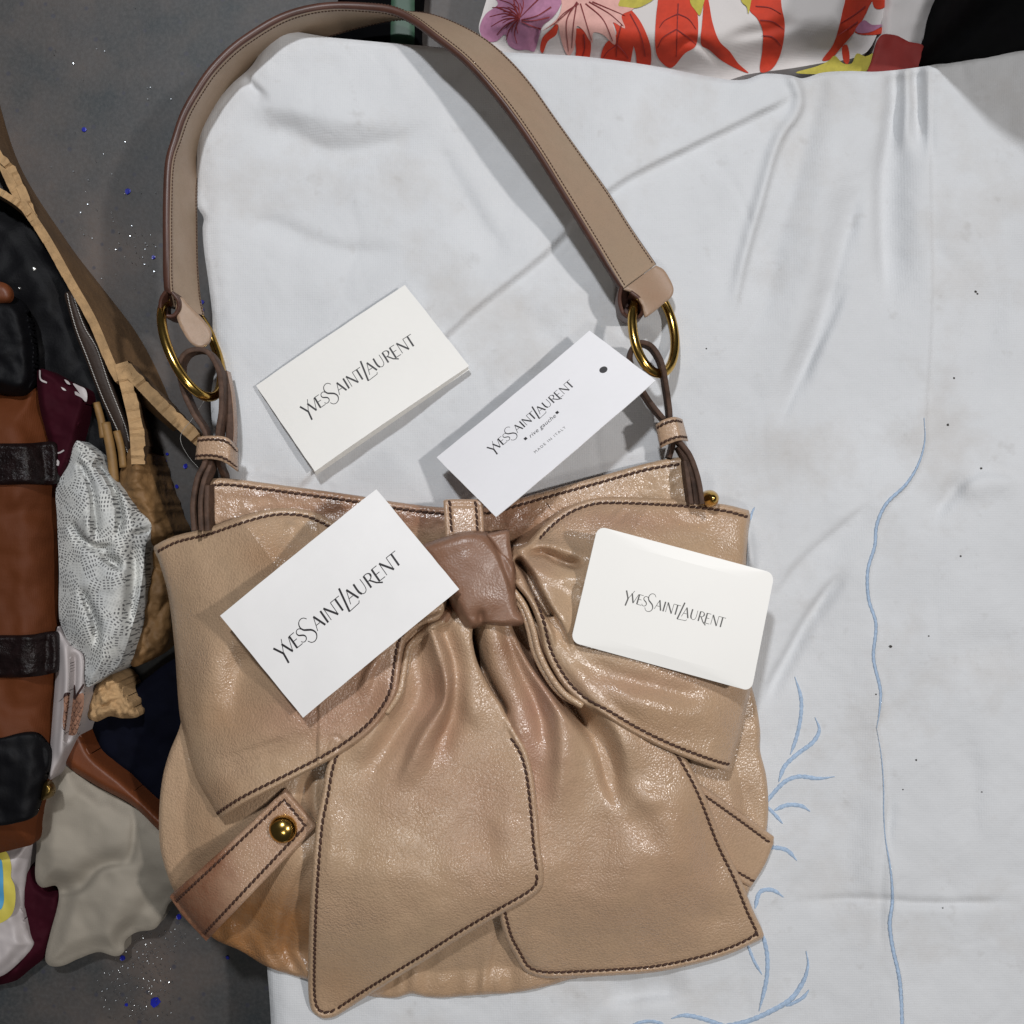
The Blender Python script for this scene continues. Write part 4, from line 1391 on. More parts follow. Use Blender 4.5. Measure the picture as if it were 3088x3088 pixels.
# hang tag
ct = [(1496, 1559, 47), (1977, 1147, 34), (1778, 997, 18), (1316, 1379, 17)]
uh, vh = trial(ct, (1829, 1102))
root, pt, wU, hV = card("hang_tag", "white hang tag with a black dot near its corner and two lines of small print", "tag", ct, M["card_cool"], bend=-0.0008, group=GR)
_c = [2 * math.pi * k / 24 for k in range(24)]
letter(root, pt, wU, hV, (np.array([(math.cos(a), math.sin(a)) for a in _c]), [list(range(24))]), uh, vh, 12.0 * PX, M["ink"], 0, "black_dot")  # flat black ink disc, no opening cut in the tag
u, v = trial(ct, (1520, 1338)); u1, v1 = trial(ct, (1735, 1155))
rt_ = math.atan2((v1 - v) * hV, (u1 - u) * wU)
letter(root, pt, wU, hV, LOGO, u, v, (u1 - u) * wU / 9.3, M["ink"], rt_)
u, v = trial(ct, (1640, 1281))
rg_ = text_mesh("rive gauche", 0.35, 1.05)
letter(root, pt, wU, hV, rg_, u, v - 0.012, 20.5 * PX, M["ink"], rt_)
for q in ((1588, 1318), (1685, 1236)):
    u, v = trial(ct, q)
    letter(root, pt, wU, hV, (np.array([(-.5, -.5), (.5, -.5), (.5, .5), (-.5, .5)]), [[0, 1, 2, 3]]), u, v, 9 * PX, M["ink"], rt_, "square_mark")
u, v = trial(ct, (1660, 1324))
letter(root, pt, wU, hV, text_mesh("MADE IN ITALY", 0, 1.35), u, v - 0.01, 13 * PX, M["ink_grey"], rt_)

# plain white card on the left loop
cb = [(914, 2164, 61), (1385, 1777, 67), (1135, 1475, 56), (664, 1857, 53)]
root, pt, wU, hV = card("business_card", "plain white square-cornered card lying across the left bow loop", "card", cb, M["card_white"], bend=0.0017, group=GR)
u, v = trial(cb, (898, 1955)); u1, v1 = trial(cb, (1208, 1703))
letter(root, pt, wU, hV, LOGO, u, v, (u1 - u) * wU / 9.35, M["ink"], math.atan2((v1 - v) * hV, (u1 - u) * wU))

# round-cornered card on the right loop
cr = [(1721, 1936, 57), (2266, 2085, 42), (2336, 1729, 42), (1803, 1586, 56)]
root, pt, wU, hV = card("rounded_card", "glossy white card with rounded corners lying on the right bow loop", "card", cr, M["card_plastic"], bend=0.0009, radius=24 * PX, thick=0.8, group=GR)
u, v = trial(cr, (1916, 1821)); u1, v1 = trial(cr, (2172, 1892))
letter(root, pt, wU, hV, LOGO, u, v, (u1 - u) * wU / 9.3, M["ink_grey"], math.atan2((v1 - v) * hV, (u1 - u) * wU))


# ------------------------------------------------------------------ floor
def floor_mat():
    m, nt, b = nodes("shade_mottled_concrete_floor")
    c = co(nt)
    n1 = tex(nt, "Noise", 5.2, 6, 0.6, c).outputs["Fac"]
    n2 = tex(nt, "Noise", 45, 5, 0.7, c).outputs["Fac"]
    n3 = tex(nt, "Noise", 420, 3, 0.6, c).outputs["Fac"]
    col = mixc(nt, ramp(nt, n1, 0.40, 0.60), (0.022, 0.028, 0.031), (0.098, 0.074, 0.062))  # broad dark and warm patches paint shadow and light into the concrete
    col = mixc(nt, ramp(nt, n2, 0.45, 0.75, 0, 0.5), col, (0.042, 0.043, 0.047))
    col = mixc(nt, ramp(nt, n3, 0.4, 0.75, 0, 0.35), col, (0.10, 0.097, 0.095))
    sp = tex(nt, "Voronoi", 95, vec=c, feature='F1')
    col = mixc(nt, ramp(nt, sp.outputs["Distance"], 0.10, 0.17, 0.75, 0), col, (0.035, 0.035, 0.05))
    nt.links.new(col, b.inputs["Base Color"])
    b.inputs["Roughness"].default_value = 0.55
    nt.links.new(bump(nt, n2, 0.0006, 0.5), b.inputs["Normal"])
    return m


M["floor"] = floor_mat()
M["confetti"] = plain("blue_foil", (0.012, 0.018, 0.30), 0.3, 0.1, var=0.3)
M["glitter"] = plain("silver_glitter", (0.6, 0.64, 0.68), 0.3, 1.0)
M["crumb"] = plain("dark_crumb", (0.05, 0.045, 0.04), 0.8)
fz = FLOOR_Z / 1000
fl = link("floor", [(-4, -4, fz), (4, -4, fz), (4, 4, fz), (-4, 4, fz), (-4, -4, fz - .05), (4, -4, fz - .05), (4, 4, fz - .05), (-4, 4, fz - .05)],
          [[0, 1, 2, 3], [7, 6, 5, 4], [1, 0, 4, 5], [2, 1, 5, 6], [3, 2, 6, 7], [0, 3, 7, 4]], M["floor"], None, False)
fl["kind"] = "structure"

CONF = ["dot on the floor left of the strap's middle", "speck on the floor highest up, left of the strap", "speck just above the left brass ring, beside the strap",
        "flake between the left strap end and cloth edge, larger one", "flake between the left strap end and cloth edge, smaller one", "speck touching another one just above the left ring",
        "flake left of the leather keeper, nearest the bag", "flake left of the keeper, at the torn cardboard's end", "speck just above another flake left of the keeper", "speck lowest beside the left leather thongs",
        "dot largest of all, at the bottom left", "flake at the lower hem of the pale cotton cloth", "speck alone under the bag's lower left", "speck left of the largest confetti dot", "flake at the lower corner of the worn brown tab"]
conf = [(386, 577, 10, "near the strap's left side"), (254, 391, 8, ""), (463, 776, 6, ""), (609, 911, 8, ""), (611, 936, 6, ""), (464, 777, 5, ""), (560, 1405, 8, ""), (498, 1391, 7, ""),
        (505, 1369, 5, ""), (534, 1467, 6, ""), (468, 3020, 17, "big"), (370, 2889, 9, ""), (687, 2887, 6, ""), (382, 3029, 6, ""), (540, 2764, 9, "")]
for i, (x, y, r, t) in enumerate(conf):
    c_ = W(x, y, FLOOR_Z)
    k = r * PX * 1.1
    n = 7
    pts = [(c_[0] + k * random.uniform(0.75, 1.1) * math.cos(a), c_[1] + k * random.uniform(0.75, 1.1) * math.sin(a)) for a in [2 * math.pi * j / n for j in range(n)]]
    V = [(px, py, fz + 0.0005 + 0.0003 * random.random()) for px, py in pts] + [(px, py, fz + 0.0002) for px, py in pts]
    F = [list(range(n)), list(range(2 * n - 1, n - 1, -1))] + [[(j + 1) % n, j, n + j, n + (j + 1) % n] for j in range(n)]
    o = link("confetti", V, F, M["confetti"], None, False)
    lab = "blue foil confetti " + CONF[i]
    tag(o, lab, "confetti", "blue confetti flakes scattered on the floor")
# silver glitter, uncountable
V = []; F = []
def glit(cx, cy, sx, sy, n):
    for _ in range(n):
        x = random.gauss(cx, sx); y = random.gauss(cy, sy)
        c_ = W(x, y, FLOOR_Z)
        r = random.uniform(0.16, 0.42) * 0.001
        a = random.uniform(0, 6.28); tx, ty = random.gauss(0, 0.22), random.gauss(0, 0.22)
        b0 = len(V)
        for k in range(4):
            dx, dy = r * math.cos(a + k * 1.571), r * math.sin(a + k * 1.571)
            V.append((c_[0] + dx, c_[1] + dy, c_[2] + 0.0012 + dx * tx + dy * ty))
        F.append([b0, b0 + 1, b0 + 2, b0 + 3])
for g in ((445, 2880, 45, 45, 120), (450, 2970, 40, 40, 110), (425, 3050, 35, 25, 50), (340, 2920, 40, 60, 40), (545, 2820, 30, 30, 30), (350, 2990, 30, 40, 30),
          (380, 760, 60, 60, 34), (350, 640, 60, 70, 14), (440, 760, 30, 40, 14), (300, 560, 90, 110, 16), (260, 200, 150, 120, 14)):
    glit(*g)
o = link("glitter", V, F, M["glitter"], None, False)
o["kind"] = "stuff"

CRUMB = ["upper left of a touching pair", "lower right of a touching pair", "a sliver in the upper right third", "the largest between blue hem and right edge",
         "a flat one near the right edge", "level with the rounded card's top", "big one right beside the blue hem", "right of the embroidered sprigs", "small one near the hem's hidden stretch", "nearest the right edge beside the sprigs",
         "lowest on the right", "tiny one above the middle hem bend", "on the blue hem line itself", "alone right of the right brass ring"]
for i, (x, y, r) in enumerate([(2942, 879, 5), (2948, 886, 4), (2877, 1140, 4), (2858, 1281, 5), (2959, 1412, 5), (2897, 1677, 4), (2686, 1949, 6), (2763, 2292, 4), (2723, 2381, 3), (2961, 2388, 3), (2843, 2738, 3), (2801, 1918, 3), (2642, 2094, 3), (2130, 1051, 3)]):
    zc = float(cloth_z(np.array([[x, y]], float), None)[0])
    c_ = W(x, y, zc + 0.15)
    V = []; n = 6
    k = r * PX * 0.75
    for lv, s_ in ((0, 1.0), (0.5, 0.9), (0.9, 0.4)):
        for j in range(n):
            a = j * 2 * math.pi / n
            q = k * s_ * random.uniform(0.7, 1.25)
            V.append((c_[0] + q * math.cos(a), c_[1] + q * math.sin(a), c_[2] + lv * k))
    F = [list(range(n))[::-1], [12 + j for j in range(n)]] + [[l * n + j, l * n + (j + 1) % n, (l + 1) * n + (j + 1) % n, (l + 1) * n + j] for l in (0, 1) for j in range(n)]
    o = link("crumb", V, F, M["crumb"], None, False)
    tag(o, "dark crumb on the white cloth, " + CRUMB[i], "crumb", "crumbs of dirt on the white cloth")

# ------------------------------------------------------------------ the carton of things at the left
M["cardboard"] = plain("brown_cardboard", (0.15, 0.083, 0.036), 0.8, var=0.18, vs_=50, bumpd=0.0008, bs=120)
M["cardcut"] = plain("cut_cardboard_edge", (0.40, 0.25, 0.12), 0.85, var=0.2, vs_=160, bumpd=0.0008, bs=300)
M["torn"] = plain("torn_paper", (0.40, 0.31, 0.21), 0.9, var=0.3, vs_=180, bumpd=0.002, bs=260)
M["kraft"] = plain("kraft_paper", (0.19, 0.100, 0.035), 0.7, var=0.2, vs_=40, bumpd=0.0015, bs=110)
M["black"] = plain("black_leather", (0.003, 0.003, 0.004), 0.6, spec=0.16, var=0.3, bumpd=0.0002, bs=500)
M["blackcloth"] = plain("black_cloth", (0.0025, 0.0025, 0.003), 0.9, var=0.3, spec=0.04)
M["navy"] = plain("navy_fabric", (0.002, 0.0025, 0.007), 0.85, var=0.3, spec=0.08)
M["brownstrap"] = plain("dark_brown_leather", (0.030, 0.019, 0.014), 0.55, spec=0.3, var=0.2, bumpd=0.0002, bs=600)
M["tan"] = woven("rust_brown_nylon", (0.11, 0.028, 0.006), 0.3, 2600, 0.00006, rough=0.7)
M["croco"] = plain("glossy_dark_leather", (0.008, 0.004, 0.004), 0.36, spec=0.22, var=0.4, vs_=200, bumpd=0.0012, bs=240)
M["burgundy"] = plain("burgundy_silk", (0.028, 0.0015, 0.006), 0.8, spec=0.12, var=0.15)
M["silk"] = plain("white_silk", (0.42, 0.38, 0.375), 0.5, var=0.05)
M["cream"] = woven("pale_grey_cotton", (0.31, 0.275, 0.225), 0.1, 1800, 0.00004)
M["rust"] = plain("rust_leather", (0.13, 0.035, 0.010), 0.5, var=0.15, bumpd=0.0002)
M["wood"] = plain("bamboo", (0.20, 0.11, 0.035), 0.6, var=0.25, vs_=120)
M["whitethread"] = plain("white_thread", (0.5, 0.48, 0.45), 0.7)
M["yellow"] = plain("yellow_print", (0.52, 0.44, 0.07), 0.6, var=0.1)
M["skyblue"] = plain("blue_print", (0.06, 0.27, 0.48), 0.6, var=0.1)


def dash_mat():
    m, nt, b = nodes("grey_dash_print_fabric")
    c = co(nt)
    vo = tex(nt, "Voronoi", 150, vec=c, feature='F1')
    sp = nt.nodes.new("ShaderNodeSeparateColor"); nt.links.new(vo.outputs["Color"], sp.inputs[0])
    ang = math_(nt, 'MULTIPLY', sp.outputs[0], 3.14159)
    cs, sn = math_(nt, 'COSINE', ang), math_(nt, 'SINE', ang)
    xyz = nt.nodes.new("ShaderNodeSeparateXYZ"); nt.links.new(c, xyz.inputs[0])
    u = math_(nt, 'ADD', math_(nt, 'MULTIPLY', xyz.outputs[0], cs), math_(nt, 'MULTIPLY', xyz.outputs[1], sn))
    v = math_(nt, 'SUBTRACT', math_(nt, 'MULTIPLY', xyz.outputs[1], cs), math_(nt, 'MULTIPLY', xyz.outputs[0], sn))
    su = math_(nt, 'SINE', math_(nt, 'MULTIPLY', u, 6.2832 / 0.0024))
    sv = math_(nt, 'SINE', math_(nt, 'MULTIPLY', v, 6.2832 / 0.0016))
    k = ramp(nt, math_(nt, 'MINIMUM', math_(nt, 'ADD', su, 0.35), sv), -0.1, 0.25)
    n = tex(nt, "Noise", 40, 4, 0.6, c).outputs["Fac"]
    ground = mixc(nt, ramp(nt, n, 0.4, 0.7), (0.58, 0.58, 0.55), (0.40, 0.41, 0.41))
    k = math_(nt, 'MULTIPLY', k, ramp(nt, sp.outputs[1], 0.18, 0.3, 0.25, 1.0))
    nt.links.new(mixc(nt, math_(nt, 'MULTIPLY', k, 0.85), ground, (0.045, 0.045, 0.05)), b.inputs["Base Color"])
    b.inputs["Roughness"].default_value = 0.7
    return m


M["dash"] = dash_mat()
FLOORU = lambda P, E: np.full(len(P), FLOOR_Z + 1)


def cloth_thing(name, label, cat, out, zf, mat, step=8, thick=1.2, roll=(9, 2), under=None, part="fabric", group=None):
    cx = np.mean([p[0] for p in out]); cy = np.mean([p[1] for p in out])
    t = thing(name, label, cat, (cx, cy, FLOOR_Z), group)
    panel(part, out, zf, mat, t, step=step, thick=thick, roll=roll, under=under)
    return t


# carton: walls from a torn rim down to the floor
BOX = thing("cardboard_box", "torn brown cardboard box holding bags and scarves at the left edge", "box", (100, 900, FLOOR_Z))


def wall(name, rim, foot, tk, mat, parent, rag=1.5):
    R = resample(spline(rim, 10), step=9); n = len(R)
    Fq = resample(spline(foot, 10), n)
    zr_ = np.array([-14.0 + rag * noise(r[0], r[1], 16, 3) + rag * 0.6 * noise(r[0], r[1], 6, 4) for r in R])
    T = W(R[:, 0], R[:, 1], zr_); B = W(Fq[:, 0], Fq[:, 1], np.full(n, FLOOR_Z + 0.5))
    t = np.gradient(T, axis=0); t /= np.linalg.norm(t, axis=1, keepdims=True)
    side = np.stack([t[:, 1], -t[:, 0], 0 * t[:, 0]], 1)
    out = (B - T); s = np.sign((side * out).sum(1).mean()); side = side * s
    tkv = (tk + (0.5 if mat is M["torn"] else 0.12) * np.array([noise(r[0], r[1], 26, 8) + 0.5 * noise(r[0], r[1], 11, 6) for r in R]))[:, None] * 0.001
    V = []; rows = 5
    for f in np.linspace(0, 1, rows): V.append(T * (1 - f) + B * f + np.array([0, 0, 0.001]) * np.sin(np.arange(n) * 0.25)[:, None] * f * (1 - f))
    V.append(B - side * tkv); V.append(T - side * tkv - np.array([0, 0, 0.0006]))
    V = np.stack(V, 0); k = V.shape[0]
    F = []; mi = []
    for r in range(k):
        r2 = (r + 1) % k
        for i in range(n - 1):
            F.append([r * n + i, r * n + i + 1, r2 * n + i + 1, r2 * n + i]); mi.append(1 if r == k - 1 else 0)
    F.append([r * n for r in range(k)]); mi.append(0); F.append([r * n + n - 1 for r in range(k)][::-1]); mi.append(0)
    return link(name, V.reshape(-1, 3), F, [M["cardboard"] if mat is M["torn"] else mat, M["cardcut"]], parent, False, mi)


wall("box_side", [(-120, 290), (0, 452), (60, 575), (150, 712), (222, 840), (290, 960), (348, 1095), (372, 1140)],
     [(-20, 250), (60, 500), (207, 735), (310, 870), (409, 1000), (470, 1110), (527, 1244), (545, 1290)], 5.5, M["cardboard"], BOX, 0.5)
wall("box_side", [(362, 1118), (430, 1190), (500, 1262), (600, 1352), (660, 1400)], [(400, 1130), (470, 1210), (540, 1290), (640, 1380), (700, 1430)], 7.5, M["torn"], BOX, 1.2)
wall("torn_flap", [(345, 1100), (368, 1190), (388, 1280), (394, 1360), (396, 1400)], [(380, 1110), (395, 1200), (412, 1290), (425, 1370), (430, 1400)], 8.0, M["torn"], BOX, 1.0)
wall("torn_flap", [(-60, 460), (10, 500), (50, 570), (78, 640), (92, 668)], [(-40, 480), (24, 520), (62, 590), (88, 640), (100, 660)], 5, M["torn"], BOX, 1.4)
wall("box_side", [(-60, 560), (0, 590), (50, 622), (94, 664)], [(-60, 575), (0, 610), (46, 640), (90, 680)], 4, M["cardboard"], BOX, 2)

# black bag inside the carton
BB = cloth_thing("black_bag", "black leather bag with nickel rivets inside the cardboard box", "bag",
                 [(-200, 560), (20, 600), (100, 668), (150, 760), (215, 870), (290, 1010), (350, 1180), (388, 1300), (380, 1400), (300, 1420), (200, 1420), (100, 1300), (-200, 1300)],
                 lambda P, E: -34 + 6 * sstep(E / 90) + 2.5 * fbm(P[:, 0], P[:, 1], 120, 11), M["black"], step=12, under=FLOORU, part="body")
for x, y, r in ((106, 813, 13), (63, 872, 8)):
    dome("rivet", x, y, -29, r, 3, M["steel"], BB)
cs = [(44, 920), (72, 925), (90, 950), (86, 975), (70, 992), (58, 975)]
panel("clasp", cs, lambda P, E: -25 + 3 * sstep(E / 14), M["darkbrass"], BB, step=5, roll=(5, 2))
# long brown strap with pale stitching
ST = thing("leather_strap", "dark brown leather strap with pale stitching running along the inside of the box", "strap", (290, 1150, -30))
sl = [(196, 885), (204, 925), (225, 1000), (254, 1074), (301, 1197), (348, 1299), (384, 1378)]
sr = [(226, 880), (236, 915), (262, 985), (297, 1045), (337, 1161), (384, 1282), (396, 1330)]
so = sl + sr[::-1]
szf = lambda P, E: -20 + 1.5 * sstep(E / 16) - 6 * sstep((P[:, 1] - 1150) / 250)
sp_ = panel("strap_body", so, szf, M["brownstrap"], ST, step=6, thick=3, roll=(6, 1))
for q, ins in ((sl, -7), (sr, 7)):
    Q = offset_path(spline(q, 6), ins)
    stitches(W(Q[:, 0], Q[:, 1], szf(Q, np.full(len(Q), 8.)) + 0.2), M["whitethread"], sp_, 9, 0.2)

# bamboo sticks
for k, (a, b_) in enumerate(((((318, 1275)), (345, 1455)), ((352, 1300), (372, 1410)), ((290, 1215), (312, 1320)))):
    Q = spline([a, ((a[0] + b_[0]) / 2 + 4, (a[1] + b_[1]) / 2), b_], 10)
    o = tube("bamboo_stick", W(Q[:, 0], Q[:, 1], np.full(len(Q), -22.0)), 0.0022 if k else 0.0028, M["wood"])
    tag(o, ["thick bamboo stick beside the dark strap, lowest in the box", "thin bamboo stick between the dark strap and the kraft paper", "short bamboo stick beside the burgundy scarf"][k], "stick", "bamboo sticks in the box")

# kraft paper crumpled against the carton
def kraft_z(P, E):
    x, y = P[:, 0], P[:, 1]
    return -24 + 9 * sstep(E / 50) + 3.5 * np.abs(fbm(x, y * 1.6, 60, 17, 3)) - 10 * sstep((y - 1550) / 250)


cloth_thing("kraft_paper", "creased sheet of brown kraft paper standing behind the grey patterned fabric", "paper",
            [(391, 1353), (420, 1362), (440, 1370), (462, 1440), (490, 1520), (524, 1610), (535, 1640), (500, 1650), (440, 1640), (400, 1560), (357, 1462), (372, 1395)], kraft_z, M["kraft"], 6, under=FLOORU, part="sheet")
cloth_thing("kraft_paper", "crumpled brown kraft paper in shadow between the patterned fabric and the handbag", "paper",
            [(430, 1640), (500, 1630), (520, 1700), (516, 1800), (514, 1900), (490, 1960), (450, 1990), (400, 2010), (390, 1960), (420, 1820)], lambda P, E: -38 + 6 * sstep(E / 40) + 5 * np.abs(fbm(P[:, 0], P[:, 1], 70, 19, 3)), M["kraft"], 6, under=FLOORU, part="sheet")
cloth_thing("kraft_paper", "torn yellowish scrap of kraft paper below the grey patterned fabric", "paper",
            [(300, 2050), (330, 2036), (352, 2045), (380, 2085), (408, 2130), (418, 2160), (370, 2166), (330, 2160), (290, 2176), (264, 2158), (276, 2110)],
            lambda P, E: -30 + 6 * sstep(E / 20) + 5 * np.abs(fbm(P[:, 0] * 1.5, P[:, 1], 45, 23, 3)), M["cardcut"], 5, under=FLOORU, part="sheet")
cloth_thing("navy_garment", "dark navy garment lying in the shadow beside the handbag", "garment",
            [(250, 2180), (300, 2120), (420, 2060), (520, 1990), (620, 1960), (640, 2300), (520, 2420), (460, 2440), (380, 2360), (290, 2280)], lambda P, E: -46 + 5 * sstep(E / 40) + 2 * fbm(P[:, 0], P[:, 1], 90, 27), M["navy"], 10, under=FLOORU)

# rust coloured travel bag
TB = thing("travel_bag", "rust brown nylon travel bag with glossy dark leather straps at the left edge", "bag", (60, 1700, FLOOR_Z))
tb_out = [(-300, 1130), (0, 1170), (60, 1178), (105, 1152), (128, 1230), (152, 1330), (167, 1465), (172, 1560), (174, 1681), (174, 1800), (170, 1917), (162, 2100), (156, 2240), (130, 2400), (112, 2470), (90, 2550), (-300, 2560)]


def tb_z(P, E):
    x, y = P[:, 0], P[:, 1]
    return -24 + 20 * np.sin(np.clip(E / 120, 0, 1) * 1.5708) + 2.2 * fbm(x, y, 120, 33) + folds(P, [([(0, 1560), (80, 1540), (170, 1580)], -2.5, 30, 30), ([(-20, 1700), (60, 1720), (160, 1690)], 2, 40, 40), ([(0, 2120), (80, 2150), (160, 2130)], -2, 30, 30), ([(20, 1260), (80, 1290), (150, 1400)], -2, 24, 24)])


panel("body", tb_out, tb_z, M["tan"], TB, step=9, roll=None, under=FLOORU)
panel("leather_flap", [(-300, 860), (0, 880), (60, 905), (90, 960), (104, 1040), (108, 1120), (98, 1172), (60, 1192), (0, 1186), (-300, 1170)], lambda P, E: -12 + 9 * sstep(E / 40) + 1.5 * fbm(P[:, 0], P[:, 1], 60, 3), M["black"], TB, step=8, thick=5, roll=(10, 3))
for a, b_, c_, d_ in ((1336, 1332, 1462, 1460), (1915, 1905, 2044, 2030)):
    q = [(-300, a), (0, a + 1), (90, a), (160, b_), (172, b_ + 14), (172, d_ - 12), (160, d_), (90, c_ - 2), (0, c_), (-300, c_)]
    panel("leather_strap", q, lambda P, E: np.maximum(tb_z(P, np.clip(180 - P[:, 0], 20, 400)), -12) + 3.5 + 0.6 * np.exp(-((E - 14) / 5) ** 2), M["croco"], TB, step=6, thick=4, roll=(8, 1.6))
panel("leather_patch", [(-300, 2250), (0, 2226), (60, 2212), (110, 2216), (146, 2262), (148, 2300), (130, 2370), (112, 2440), (98, 2466), (40, 2484), (0, 2490), (-300, 2500)], lambda P, E: np.maximum(tb_z(P, np.clip(180 - P[:, 0], 20, 400)), -12) + 3 + 0.8 * noise(P[:, 0], P[:, 1], 40, 5), M["black"], TB, step=6, thick=4, roll=(8, 1.6))
sp2 = [(128, 2366), (140, 2356), (156, 2364), (163, 2384), (156, 2402), (140, 2410), (124, 2414)]
panel("stud", sp2, lambda P, E: -8 + 4 * sstep(E / 14), M["darkbrass"], TB, step=4, roll=(6, 2))
panel("leather_tab", [(-60, 850), (10, 852), (30, 868), (36, 890), (28, 908), (0, 914), (-60, 916)], lambda P, E: -2 + 2 * sstep(E / 20), M["rust"], TB, step=6, roll=(6, 1.5))

# burgundy silk scarf
SCF = cloth_thing("silk_scarf", "burgundy silk scarf with thin white printed lines tucked beside the rust bag", "scarf",
                  [(112, 1120), (130, 1112), (192, 1143), (254, 1172), (262, 1188), (261, 1212), (246, 1270), (232, 1322), (206, 1400), (180, 1450), (166, 1470), (150, 1350), (120, 1230)],
                  lambda P, E: -14 + 4 * sstep(E / 20) + 1.6 * fbm(P[:, 0], P[:, 1], 60, 43), M["burgundy"], 6, under=FLOORU)


def flat_print(parent, out, zf, mat, name="print", dz=0.25, step=8):
    return panel(name, out, lambda P, E: zf(P, np.full(len(P), 99.)) + dz, mat, parent, step=step, thick=0.15, roll=None)


scz = lambda P, E: -10 + 1.6 * fbm(P[:, 0], P[:, 1], 60, 43)
for q in ([(220, 1156), (240, 1164), (256, 1172), (263, 1190), (260, 1212), (250, 1204), (236, 1180)], [(194, 1144), (206, 1150), (212, 1160), (202, 1157)], [(184, 1167), (192, 1170), (200, 1178), (190, 1176)], [(226, 1180), (238, 1186), (256, 1206), (240, 1196), (227, 1190)],
          [(118, 1116), (122, 1116), (124, 1142), (142, 1152), (141, 1156), (121, 1146)], [(160, 1362), (176, 1364), (192, 1356), (194, 1359), (178, 1368), (161, 1366)], [(162, 1382), (178, 1390), (176, 1405), (168, 1402)]):
    flat_print(SCF, q, scz, M["silk"], "printed_line", 0.4, 6)

# grey dashed fabric pouch
def dash_z(P, E):
    x, y = P[:, 0], P[:, 1]
    z = -14 + 13 * np.sin(np.clip(E / 95, 0, 1) * 1.5708) + 1.4 * fbm(x, y, 90, 47)
    return z + 1.5 * folds(P, [([(288, 1395), (330, 1450), (360, 1540), (350, 1640)], -7, 9, 14, 0.3, False, True), ([(240, 1400), (276, 1480), (285, 1600), (290, 1650)], -5, 9, 16, 0.3, False, True),
                         ([(215, 1560), (240, 1620), (290, 1650), (350, 1645)], -5, 16, 9), ([(300, 1670), (340, 1700), (375, 1712)], -7, 9, 20), ([(238, 1760), (265, 1830), (285, 1880), (292, 1960)], -5, 10, 16),
                         ([(400, 1610), (430, 1602), (455, 1600)], -4, 8, 8), ([(400, 1620), (405, 1750), (385, 1900)], -5, 20, 14), ([(320, 1420), (370, 1510), (400, 1600)], 3.5, 20, 20), ([(262, 1540), (265, 1600), (280, 1640)], 3, 16, 16)])


cloth_thing("fabric_pouch", "pale grey cloth pouch printed with small dark dashes, between the rust bag and kraft paper", "pouch",
            [(230, 1330), (262, 1346), (297, 1382), (362, 1480), (400, 1530), (440, 1560), (457, 1575), (455, 1600), (442, 1630), (428, 1754), (413, 1837), (373, 1971), (348, 2018), (300, 2050), (264, 2072), (256, 2040), (254, 1975), (210, 1942), (190, 1900), (178, 1860), (178, 1717), (172, 1560), (170, 1470), (206, 1400)],
            dash_z, M["dash"], 6, roll=None, under=FLOORU)

# white silk scarf with a printed cone
def ws_z(P, E):
    return -16 + 3 * sstep(E / 15) + folds(P, [([(195, 1920), (200, 2060), (180, 2300)], 5, 14, 14, 0.1), ([(225, 1960), (222, 2080), (200, 2250)], -5, 9, 9, 0.1)])


WS = cloth_thing("silk_scarf", "white silk scarf with a brown pine cone printed on its hanging end", "scarf",
                 [(174, 1890), (210, 1935), (254, 1972), (258, 2069), (250, 2134), (236, 2200), (214, 2250), (180, 2310), (154, 2352), (143, 2342), (150, 2270), (156, 2190), (170, 2000)], ws_z, M["silk"], 5, under=FLOORU)
M["cone"] = plain("brown_print", (0.24, 0.12, 0.075), 0.6, var=0.4, vs_=300)
M["coneline"] = plain("dark_brown_print", (0.030, 0.008, 0.006), 0.6, var=0.2)
wz = lambda P, E: ws_z(P, np.full(len(P), 50.))
flat_print(WS, [(196, 2092), (222, 2100), (250, 2090), (253, 2110), (250, 2140), (240, 2180), (228, 2215), (205, 2215), (190, 2190), (192, 2140)], wz, M["cone"], "printed_cone", 0.3, 5)
for q in ([(222, 2066), (226, 2066), (228, 2110), (222, 2110)], [(222, 2108), (235, 2085), (252, 2062), (254, 2066), (238, 2092), (226, 2110)], [(222, 2108), (210, 2094), (176, 2116), (188, 2108), (196, 2090), (212, 2090)]):
    flat_print(WS, q, wz, M["coneline"], "printed_line", 0.5, 5)
for r in range(8):
    for k in range(4):
        cx = 200 + k * 13 + (6 if r % 2 else 0) - r * 1.2; cy = 2118 + r * 13
        Q = spline([(cx - 6, cy - 4), (cx, cy + 6), (cx + 6, cy - 4)], 3)
        b = np.vstack([Q + [0, -0.8], (Q + [0, 1.2])[::-1]])
        flat_print(WS, [tuple(p) for p in b[::2]], wz, M["coneline"], "printed_line", 0.55, 5)

# rust leather strip, cream cotton, burgundy edge, printed scarf at the bottom
cloth_thing("leather_strip", "rust orange leather strip curving above the pale grey cotton cloth", "strip",
            [(205, 2190), (236, 2196), (279, 2275), (373, 2354), (470, 2447), (520, 2500), (500, 2520), (401, 2430), (279, 2362), (196, 2300), (196, 2240)], lambda P, E: -26 + 3 * sstep(E / 20), M["rust"], 6, under=FLOORU, part="strip_body")


def cream_z(P, E):
    x, y = P[:, 0], P[:, 1]
    return -34 + 7 * sstep(E / 60) + 2.6 * fbm(x, y, 130, 53, 3) - 12 * sstep((y - 2550) / 300) + folds(P, [([(120, 2680), (230, 2680), (300, 2610), (420, 2590)], -7, 16, 34), ([(200, 2420), (330, 2500), (400, 2560)], 3, 40, 40), ([(410, 2440), (400, 2560), (380, 2620)], -3, 12, 12), ([(300, 2870), (340, 2760), (420, 2680)], 4, 40, 40), ([(380, 2850), (400, 2780), (480, 2700)], -3, 20, 30)])


